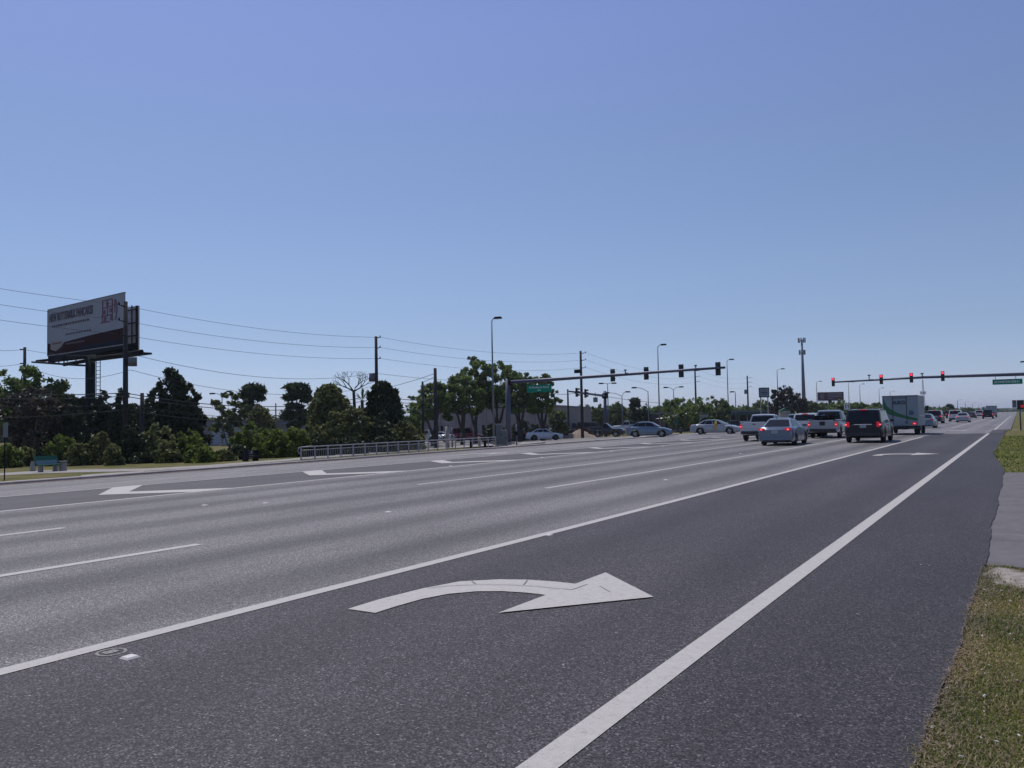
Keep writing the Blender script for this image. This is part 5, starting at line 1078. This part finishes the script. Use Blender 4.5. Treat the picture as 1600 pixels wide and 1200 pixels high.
    # empties may not be parts of parts: keep the tyre and rim under a named wheel
def cabin(parent, x0, x1, x2, x3, zb, zr, wb, wr, m, nside=2, name='roof', rear_glass=True, glass=M['glass'], split=None, pil=.07):
    """frustum: base x0..x3 (rear to front), roof x1..x2; glass panels sit on its four sides"""
    c = [(x0, -wb, zb), (x3, -wb, zb), (x3, wb, zb), (x0, wb, zb), (x1, -wr, zr), (x2, -wr, zr), (x2, wr, zr), (x1, wr, zr)]
    b = MB(); nx_, ny_ = 6, 6
    top = [[(x1+(x2-x1)*i/nx_, -wr+2*wr*j/ny_, zr+.045*math.sin(math.pi*i/nx_)**.6+.03*math.sin(math.pi*j/ny_)-.0) for j in range(ny_+1)] for i in range(nx_+1)]
    for r_ in top: b.v += r_
    for i in range(nx_):
        for j in range(ny_): a = i*(ny_+1)+j; b.f.append((a, a+ny_+1, a+ny_+2, a+1))
    b.add(c, [(0, 1, 5, 4), (1, 2, 6, 5), (2, 3, 7, 6), (3, 0, 4, 7)])
    o = b.build(name, m, parent, True)
    mod = o.modifiers.new('edge', 'EDGE_SPLIT'); mod.split_angle = R_(30)
    def pan(nm, q, u0, u1, v0, v1, off, side=1, bow=0):
        q = [Vector(p) for p in q]; nrm = (q[1]-q[0]).cross(q[3]-q[0]).normalized(); mid = (q[0]+q[2])/2
        if nrm.dot(mid-Vector(((x0+x3)/2, 0, (zb+zr)/2))) < 0: nrm = -nrm
        f_ = lambda u, v: q[0]*(1-u)*(1-v)+q[1]*u*(1-v)+q[2]*u*v+q[3]*(1-u)*v+nrm*off
        bb2 = MB(); bb2.add([f_(u0, v0), f_(u1, v0), f_(u1, v1), f_(u0, v1)], [(0, 1, 2, 3)]); return bb2.build(nm, glass, parent)
    if rear_glass: pan('rear_window', (c[3], c[0], c[4], c[7]), .06, .94, .12, .9, .012)
    pan('windscreen', (c[1], c[2], c[6], c[5]), .05, .95, .08, .93, .012)
    for s_, q in ((-1, (c[0], c[1], c[5], c[4])), (1, (c[3], c[2], c[6], c[7]))):
        u = pil; st = split or [1/nside]*nside; tot = 1-2*pil
        for k, sh in enumerate(st):
            pan('side_window', q, u+.012, u+sh*tot-.012, .12, .88, .012); u += sh*tot
    return o
def plate(parent, x, z, w=.32, h=.16, m=None): MB().box((x, 0, z), (.015, w, h)).build('licence_plate', m or mat('plate', (.35, .37, .38), .5), parent)
def lampbox(nm, parent, x, y, z, d, m): return MB().box((x, y, z), d).build(nm, m, parent, bevel=.015)
def car(name, label, loc, heading, paint, kind='sedan', braking=False, L=4.65, W=1.82, H=1.44, group=None, rimm=None, reverse=False):
    """heading: world direction of the car's nose, radians"""
    e = empty(name, loc, heading, label, 'pickup truck' if kind == 'pickup' else ('car' if kind in ('sedan', 'hatch') else ('suv' if kind == 'suv' else 'van')), group)
    rw = .33 if kind in ('sedan', 'hatch') else .385; ra = rw+.07; hL = L/2; rimm = rimm or M['rim']; red = M['redlamp'] if braking else M['redlow']
    if kind == 'sedan':
        prof = [(-hL, .80), (-hL+.12, .95), (-hL+.85, 1.0), (-hL+1.2, .98), (.3, .94), (hL-1.45, .93), (hL-.7, .84), (hL-.15, .70), (hL, .58)]; z0 = .20; wx = (-hL+1.02, hL-.88)
        cab = (-hL+.55, -hL+1.28, .35, hL-1.22, .955, H-.05, W*.425, W*.30)
    elif kind == 'hatch':
        prof = [(-hL, .82), (-hL+.08, 1.0), (-hL+.6, 1.03), (.3, .97), (hL-1.35, .96), (hL-.6, .87), (hL-.12, .70), (hL, .6)]; z0 = .21; wx = (-hL+.82, hL-.84)
        cab = (-hL+.12, -hL+1.0, .30, hL-1.08, .99, H-.05, W*.43, W*.335)
    elif kind == 'suv':
        prof = [(-hL, .95), (-hL+.06, 1.12), (-hL+.5, 1.14), (.6, 1.1), (hL-1.4, 1.08), (hL-.5, 1.0), (hL-.1, .82), (hL, .7)]; z0 = .30; wx = (-hL+.98, hL-.95)
        cab = (-hL+.05, -hL+.38, .55, hL-1.22, 1.10, H-.05, W*.455, W*.40)
    elif kind == 'van':
        prof = [(-hL, 1.15), (-hL+.05, 1.25), (hL-1.6, 1.22), (hL-.5, 1.05), (hL, .8)]; z0 = .28; wx = (-hL+1.0, hL-.95)
        cab = (-hL+.02, -hL+.15, hL-1.9, hL-1.0, 1.2, H-.05, W*.48, W*.44)
    else:
        prof = [(-hL, 1.12), (-hL+.02, 1.14), (.15, 1.14), (hL-1.5, 1.12), (hL-.4, 1.06), (hL-.08, .9), (hL, .75)]; z0 = .38; wx = (-hL+1.18, hL-1.0)
        cab = (-.42 if L > 5 else -.3, -.30, hL-2.15, hL-1.5, 1.12, H-.05, W*.46, W*.38)
    b = body_loft(L, W, prof, z0, wx, ra, rw, .10 if kind != 'pickup' else .05); o = b.build('body', paint, e, True); mod = o.modifiers.new('edge', 'EDGE_SPLIT'); mod.split_angle = R_(40)
    sp = {'sedan': [.22, .38, .40], 'hatch': [.2, .4, .4], 'suv': [.26, .36, .38], 'van': [.33, .33, .34], 'pickup': [.45, .55]}[kind]
    cabin(e, *cab, paint, split=sp, pil=.09 if kind in ('sedan', 'hatch') else .05)
    MB().box((0, 0, z0+.06), (L*.86, W*.72, .2)).build('underbody', M['rubber'], e)
    for w0 in wx:
        for s_ in (-1, 1): 
            wheel(e, w0, s_*(W/2-.12), rw, .22, rimm, s_)
    zt = .86 if kind in ('sedan', 'hatch') else (1.0 if kind != 'pickup' else .92); tall = .13 if kind in ('sedan', 'hatch') else .28
    for s_ in (-1, 1):
        tl = lampbox('tail_light', e, -hL+.06, s_*(W/2-.24 if kind != 'pickup' else W/2-.13), zt, (.16, .29 if kind in ('sedan', 'hatch') else .15, tall), red)
        if braking: MB().box((-hL-.03, s_*(W/2-.22 if kind in ('sedan', 'hatch') else W/2-.13), zt-.01), (.012, .10, .07)).build('lamp_core', M['redcore'], tl)
        lampbox('headlight', e, hL-.16, s_*(W/2-.30), (.66 if kind in ('sedan', 'hatch') else .84), (.24, .34, .14), M['white_em'])
        mr = MB().box((cab[3]-.25, s_*(W/2+.07), cab[4]+.08), (.14, .2, .14)).build('mirror', paint if kind != 'pickup' else M['plastic'], e, bevel=.03)
        b = MB()
        for xx in ((-.05, .95) if kind != 'pickup' else (cab[0]+.05, cab[3]-.35)): b.box((xx, s_*(W/2-.004), z0+.42), (.012, .012, .56))
        b.build('door_seam', M['plastic'], e); MB().box((-.25, s_*(W/2+.002), cab[4]-.12), (.2, .02, .03)).build('door_handle', M['chrome'] if kind == 'pickup' else paint, e)
    MB().box((-hL+.03, 0, z0+.16), (.14, W*.86, .18)).build('rear_bumper', M['plastic'] if kind in ('suv', 'pickup') else paint, e, bevel=.03)
    MB().box((hL-.05, 0, z0+.14), (.14, W*.84, .2)).build('front_bumper', M['plastic'], e, bevel=.03); MB().box((hL-.02, 0, z0+.36), (.06, W*.5, .14)).build('grille', M['plastic'], e)
    plate(e, -hL-.012 if kind != 'suv' else -hL-.012, .72 if kind in ('sedan', 'hatch') else (.9 if kind == 'suv' else .6))
    if kind in ('sedan', 'hatch'): MB().box((-hL+.0, 0, z0+.05), (.10, W*.62, .09)).build('rear_valance', M['plastic'], e); MB().box((-hL-.008, 0, .80), (.012, W*.60, .012)).build('boot_seam', M['plastic'], e)
    if kind == 'sedan': MB().cyl((-hL+.05, .5, z0+.06), (-hL-.03, .5, z0+.06), .04).build('exhaust', M['chrome'], e)
    if kind == 'pickup':
        MB().box((-hL+.02+(cab[0]+hL)/2, 0, 1.168), ((cab[0]+hL)-.16, W*.80, .012)).build('bed_floor', M['rubber'], e)
        for s_ in (-1, 1): MB().box((-hL+(cab[0]+hL)/2, s_*W*.44, 1.2), ((cab[0]+hL)-.05, .09, .10)).build('bed_rail', paint, e, bevel=.02)
        MB().box((-hL+.005, 0, .98), (.07, W*.72, .42)).build('tailgate', paint, e, bevel=.02); MB().box((-hL-.035, 0, 1.06), (.02, .2, .05)).build('tailgate_handle', M['plastic'], e)
    if kind == 'suv':
        for s_ in (-1, 1): MB().box((-.35, s_*W*.33, H+.0), (1.9, .04, .05)).build('roof_rail', M['chrome'], e)
        MB().box((-hL+.34, 0, H-.03), (.12, .34, .05)).build('brake_light', red, e)
    return e
N_ = R_(90); silverb = paintm('silver_blue_paint', (.13, .17, .23), .55); whitep = paintm('white_paint', (.55, .56, .58), .0); darkp = mat('dark_blue_paint', (.006, .007, .012), .35, .1, .4, coat=.25); greyp = paintm('grey_white_paint', (.34, .36, .38), .3)
redp = paintm('dark_red_paint', (.16, .008, .028), .3); bluep = paintm('pale_blue_paint', (.13, .19, .25), .5); blackp = paintm('black_paint', (.008, .008, .009), .1); marp = paintm('maroon_paint', (.05, .012, .018), .2)
def fwd(p, L, hd=N_): return Vector((p.x+math.cos(hd)*L/2, p.y+math.sin(hd)*L/2, gz(p.x, p.y)))
bmw = car('sedan_car', 'silver-blue saloon with lit brake lights, nearest of the waiting cars', fwd(at(1209, 696.6), 4.5), N_+.03, silverb, 'sedan', True, 4.55, 1.80, 1.43)
MB().box((-1.6, 0, 1.45), (.12, .04, .07)).build('antenna_fin', silverb, bmw)
dsuv = car('suv_car', 'dark tall estate car with red tail lights behind the box truck', fwd(at(1348.5, 692.2), 5.0), N_+.01, darkp, 'suv', True, 5.0, 1.98, 1.82, rimm=M['rim'])
MB().box((-2.515, 0, 1.0), (.02, .9, .04)).build('chrome_strip', M['chrome'], dsuv)
pk = car('pickup_truck', 'pale silver pickup with bed full of gear and lit red lights', fwd(at(1285, 685), 5.6), N_+.01, greyp, 'pickup', True, 5.6, 1.95, 1.86)
MB().box((-2.845, 0, .98), (.02, .34, .26)).build('tailgate_emblem', darkp, pk)
e = empty('bicycle_gear', (pk.location.x, pk.location.y-1.9, 1.19), 0, 'dark gear and a bicycle frame piled in the silver pickup bed', 'gear'); b = MB()
rg = random.Random(4)
for k in range(7): b.box((rg.uniform(-.6, .6), rg.uniform(-.5, .6), .10+.04*k % .2), (rg.uniform(.25, .5), rg.uniform(.3, .6), rg.uniform(.12, .3)), rg.uniform(0, 3))
b.build('bundle', M['darkb'], e); b = MB()
for y_ in (-.1, .9): b.tube([(.1+math.cos(t)*.0+math.cos(t)*.26, y_*.6, .28+math.sin(t)*.22) for t in [2*math.pi*i/14 for i in range(15)]], .018, 5)
b.build('bicycle_wheel', M['rubber'], e); b = MB(); b.tube([(-.6, -.3, .2), (0, -.2, .36), (.62, -.3, .22)], .02, 5); b.build('bicycle_bar', M['chrome'], e)
wp = car('pickup_truck', 'white pickup in the leftmost waiting lane, half hidden by the saloon', Vector((-14.0, 53.4, 0)), N_+.02, whitep, 'pickup', True, 5.3, 1.9, 1.66)
ws = car('suv_car', 'white small estate car with high red lights between the saloon and the silver pickup', Vector((-13.0, 62.4, 0)), N_+.02, whitep, 'suv', True, 4.5, 1.82, 1.68)
car('suv_car', 'grey car roof just showing behind the white estate car', Vector((-15.0, 69.2, 0)), N_, bluep, 'suv', False, 4.5, 1.8, 1.65)
car('sedan_car', 'dark blue car showing between the silver pickup and the dark estate car', Vector((-11.0, 68.6, 0)), N_, darkp, 'sedan', False, 4.6, 1.8, 1.45)
# box truck
tb = at(1408, 679.5); Lt = 6.2; e = empty('box_truck', fwd(tb, Lt), N_, 'white box truck with green swoosh and dark lettering on its back', 'box truck'); hL = Lt/2; Wt = 2.32; z0 = .62; z1 = P(1400, 618.6, 59.6).z
tw = mat('truck_white', (.24, .285, .31), .5, noise=.06, nscale=1.5)
bx = MB().box((-.7, 0, (z0+z1)/2), (Lt-1.4, Wt, z1-z0)).build('cargo_box', tw, e, bevel=.04)
def bk(y, z, k=.012): return (-hL-k, y, z)
b = MB(); wv = [(1.0, .93), (.8, .66), (.5, .53), (.1, .42), (-.5, .31), (-1.0, .25)]; lo = [(-1.0, .17), (-.5, .22), (0, .29), (.5, .36), (.8, .42), (1.0, .46)]
def zt_(v): return z0+(z1-z0)*v
up = [bk(y*Wt*.47, zt_(v)) for y, v in wv]; dn = [bk(y*Wt*.47, zt_(v)) for y, v in lo][::-1]
for i in range(5): b.add([up[i], up[i+1], dn[i+1], dn[i]], [(0, 1, 2, 3)])
b.build('green_swoosh', mat('swoosh_green', (.01, .13, .035), .5), bx)
b = MB(); b.box((-hL-.02, .48, zt_(.52)), (.03, .035, (z1-z0)*.9)); b.box((-hL-.02, -.42, zt_(.52)), (.03, .035, (z1-z0)*.9)); b.box((-hL-.02, .03, zt_(.92)), (.03, .9, .03)); b.build('door_frame', M['plastic'], bx)
MB().box((-hL-.02, 0, zt_(.985)), (.04, Wt, .06)).build('top_rail', M['steel'], bx)
text_mesh('ALSCO', .34, mat('logo_navy', (.02, .03, .08), .5), bx, frame((-hL-.03, .05, zt_(.765)), (0, -1, 0), (0, 0, 1)), 'lettering', .012, xs=.78)
b = MB(); n = 20; b.add([bk(-.72+math.cos(2*math.pi*i/n)*.17, zt_(.43)+math.sin(2*math.pi*i/n)*.17, .03) for i in range(n)], [tuple(range(n))]); b.build('round_emblem', mat('emblem_blue', (.05, .11, .16), .5), bx)
MB().box((-hL-.03, -.36, zt_(.12)), (.04, .12, .06)).build('latch', M['plastic'], bx)
for s_ in (-1, 1):
    lampbox('tail_light', e, -hL-.02, s_*(Wt/2-.26), z0+.18, (.08, .3, .16), M['redlamp']); MB().box((-hL-.065, s_*(Wt/2-.26), z0+.18), (.012, .11, .08)).build('lamp_core', M['redcore'], bx); MB().box((-.3, s_*(Wt/2+.012), zt_(.34)), (Lt-2.4, .02, .05)).build('side_stripe', M['whiteS'], bx)
    MB().box((hL-1.0, s_*(Wt/2+.12), 1.9), (.12, .22, .36)).build('mirror', M['plastic'], e)
MB().box((-hL+.1, 0, z0-.13), (.2, Wt*.95, .14)).build('rear_bumper', M['plastic'], e); plate(e, -hL-.01, z0-.12)
cb_ = MB(); cb_.add([(hL-1.45, -1.02, .55), (hL, -.95, .55), (hL, .95, .55), (hL-1.45, 1.02, .55), (hL-1.45, -.98, 2.35), (hL-.75, -.92, 2.3), (hL-.75, .92, 2.3), (hL-1.45, .98, 2.35), (hL-.1, -.93, 1.35), (hL-.1, .93, 1.35)], [(3, 2, 1, 0), (4, 5, 6, 7), (0, 1, 8, 5, 4), (1, 2, 9, 8), (8, 9, 6, 5), (2, 3, 7, 6, 9), (3, 0, 4, 7)]); cb_.build('cab', tw, e)
MB().add([(hL-.13, -.85, 1.42), (hL-.13, .85, 1.42), (hL-.70, .8, 2.22), (hL-.70, -.8, 2.22)], [(0, 1, 2, 3)]).build('windscreen', M['glass'], e)
MB().box((-.6, 0, .5), (Lt-.6, .9, .22)).build('chassis', M['rubber'], e); MB().box((-1.0, -Wt/2+.1, .45), (1.2, .12, .42)).build('side_skirt', M['plastic'], e)
for x_, d_ in ((-hL+1.1, 1), (hL-.9, 0)):
    for s_ in (-1, 1): wheel(e, x_, s_*(Wt/2-.2), .40, .34 if d_ else .24, M['rim'], s_)
# crossing traffic
SE = math.atan2(.38, .92)
def carp(px, py): p = at(px, py); return Vector((p.x, p.y, gz(p.x, p.y)+0.0))
wc = car('sedan_car', 'white saloon nearest the sign mast, waiting in the side street', col_at(850.5, 98), SE+.05, whitep, 'sedan', False, 4.45, 1.8, 1.42, rimm=M['darkrim'])
dk = car('pickup_truck', 'black pickup in the side street between the white saloon and the silver hatchback', col_at(948, 101), SE-.15, blackp, 'pickup', False, 4.4, 1.8, 1.72)
hc = car('hatchback_car', 'silver-blue hatchback crossing from the side street', col_at(1014, 76), SE-.12, bluep, 'hatch', False, 4.1, 1.72, 1.44)
yc = car('sedan_car', 'silver-white saloon with a yellow band on its doors', col_at(1118, 80), SE-.30, greyp, 'sedan', False, 4.75, 1.82, 1.42)
MB().box((.16, -.917, .74), (.26, .012, .62)).build('yellow_band', mat('band_yellow', (.55, .33, .08), .5), yc); MB().add([(.03, -.80, 1.03), (.29, -.80, 1.03), (.25, -.645, 1.34), (.07, -.645, 1.34)], [(0, 1, 2, 3)]).build('yellow_band', bpy.data.materials['band_yellow'], yc)
rp = car('pickup_truck', 'dark red pickup parked before the beige building', col_at(729, 112)+Vector((0, 0, .1)), SE+.1, redp, 'suv', False, 4.6, 1.9, 1.9); rp['category'] = 'car'; rp.name = 'suv_car'; rp['label'] = 'dark red tall car parked before the beige building'
car('van', 'pale van half hidden by shrubs at the left of the beige building', col_at(665, 100)+Vector((0, 0, .25)), SE, whitep, 'suv', False, 3.9, 1.8, 1.7)
car('sedan_car', 'white car nose peeking out by the thick concrete post', col_at(686, 108)+Vector((0, 0, .2)), SE+math.pi, whitep, 'sedan', False, 3.9, 1.75, 1.35)
car('sedan_car', 'white car with dark side parked left of the sand heap', col_at(878, 120)+Vector((0, 0, .25)), SE+math.pi, darkp, 'hatch', False, 3.9, 1.75, 1.3)
car('van', 'dark van parked left in the row behind the sand heap', col_at(893, 134)+Vector((0, 0, .3)), SE, blackp, 'van', False, 4.9, 2.0, 2.0)
car('van', 'dark van parked right in the row behind the sand heap', col_at(925, 132)+Vector((0, 0, .3)), SE, marp, 'van', False, 5.0, 2.0, 2.05)
wq = car('pickup_truck', 'white work pickup with dark canopy parked behind the black pickup', col_at(980, 118)+Vector((0, 0, .3)), SE+math.pi, whitep, 'pickup', False, 4.9, 1.9, 1.75)
MB().box((-1.35, 0, 1.45), (2.0, 1.7, .5)).build('canopy', M['plastic'], wq)
car('sedan_car', 'dark parked car in front of the long shop block, left', col_at(1128, 138), SE, blackp, 'sedan', False, 4.5, 1.8, 1.4); car('sedan_car', 'dark parked car in front of the long shop block, right', col_at(1150, 142), SE, darkp, 'hatch', False, 4.3, 1.8, 1.45)
# distant traffic on the main road; copies of finished cars
def again(src, X, Y, label, hd, paint=None, s=None):
    o = copy_tree(src); o.location = (X, Y, gz(X, Y)); o.rotation_euler = (0, 0, hd); o['label'] = label; o['group'] = 'distant traffic on the main road'
    if paint:
        for ch in o.children:
            if ch.type == 'MESH' and ch.name.split('.')[0] in ('body', 'roof', 'tailgate', 'bed_rail', 'mirror', 'door_handle', 'rear_bumper') and not (ch.name.startswith('rear_bumper') and src is dsuv):
                ch.data = ch.data.copy(); ch.data.materials.clear(); ch.data.materials.append(paint)
    return o
def onroad(px, Y): r_ = ray(px, 655); return r_.x/r_.y*Y
S_ = -N_
again(wc, onroad(1447, 92), 92, 'pale car just right of the box truck, beyond the junction', N_, bluep)
again(dsuv, onroad(1462, 128), 128, 'dark red car far ahead, nearest right of the box truck', N_, marp)
again(dsuv, onroad(1494, 150), 150, 'white oncoming-looking van, left of the far silver car', N_, whitep)
again(bmw, onroad(1505, 136), 136, 'small silver car far ahead in mid road', N_, greyp)
again(wc, onroad(1519, 205), 205, 'tiny dark car behind the small silver car', N_, blackp)
again(dsuv, onroad(1531, 250), 250, 'tiny white and red car near the vanishing point', N_, whitep)
again(pk, onroad(1544, 190), 190, 'dark pickup far ahead close to the road end', N_, darkp)
again(wc, onroad(1523, 300), 300, 'barely visible pale car far down the left lanes', N_, whitep)
again(dsuv, onroad(1486, 220), 220, 'tiny dark estate car left of the white van', N_, blackp)
o = copy_tree(e); o.location = (onroad(1550, 235), 235, 0); o['label'] = 'far box truck near the vanishing point'; o['group'] = 'distant traffic on the main road'
for ch in list(o.children_recursive):
    if ch.name.split('.')[0] in ('lettering', 'round_emblem', 'green_swoosh'): bpy.data.objects.remove(ch)
# far overpass bridge at the vanishing point
e = empty('bridge', (0, 1500, 0), 0, 'low grey overpass crossing at the end of the road', 'bridge')
MB().box((-55, 0, 4.6), (125, 10, 1.6)).build('deck', mat('bridge_grey', (.22, .23, .26), .8), e)
for x_ in (-110, -80, -50, -20, 5): MB().box((x_, 0, 1.8), (3, 8, 4.0)).build('pier', M['conc'], e)

# ------------------------------------------------------------------ air
hz = MB().box((0, 2500, 18), (8600, 5800, 42)).build('haze', None); tag(hz, kind='stuff')
hm = bpy.data.materials.new('haze'); hm.use_nodes = True; t = hm.node_tree; t.nodes.remove(t.nodes['Principled BSDF'])
pv = t.nodes.new('ShaderNodeVolumePrincipled'); pv.inputs['Density'].default_value = .00018; pv.inputs['Color'].default_value = (.72, .82, .95, 1); pv.inputs['Anisotropy'].default_value = .3
t.links.new(pv.outputs[0], t.nodes['Material Output'].inputs['Volume']); hz.data.materials.append(hm)
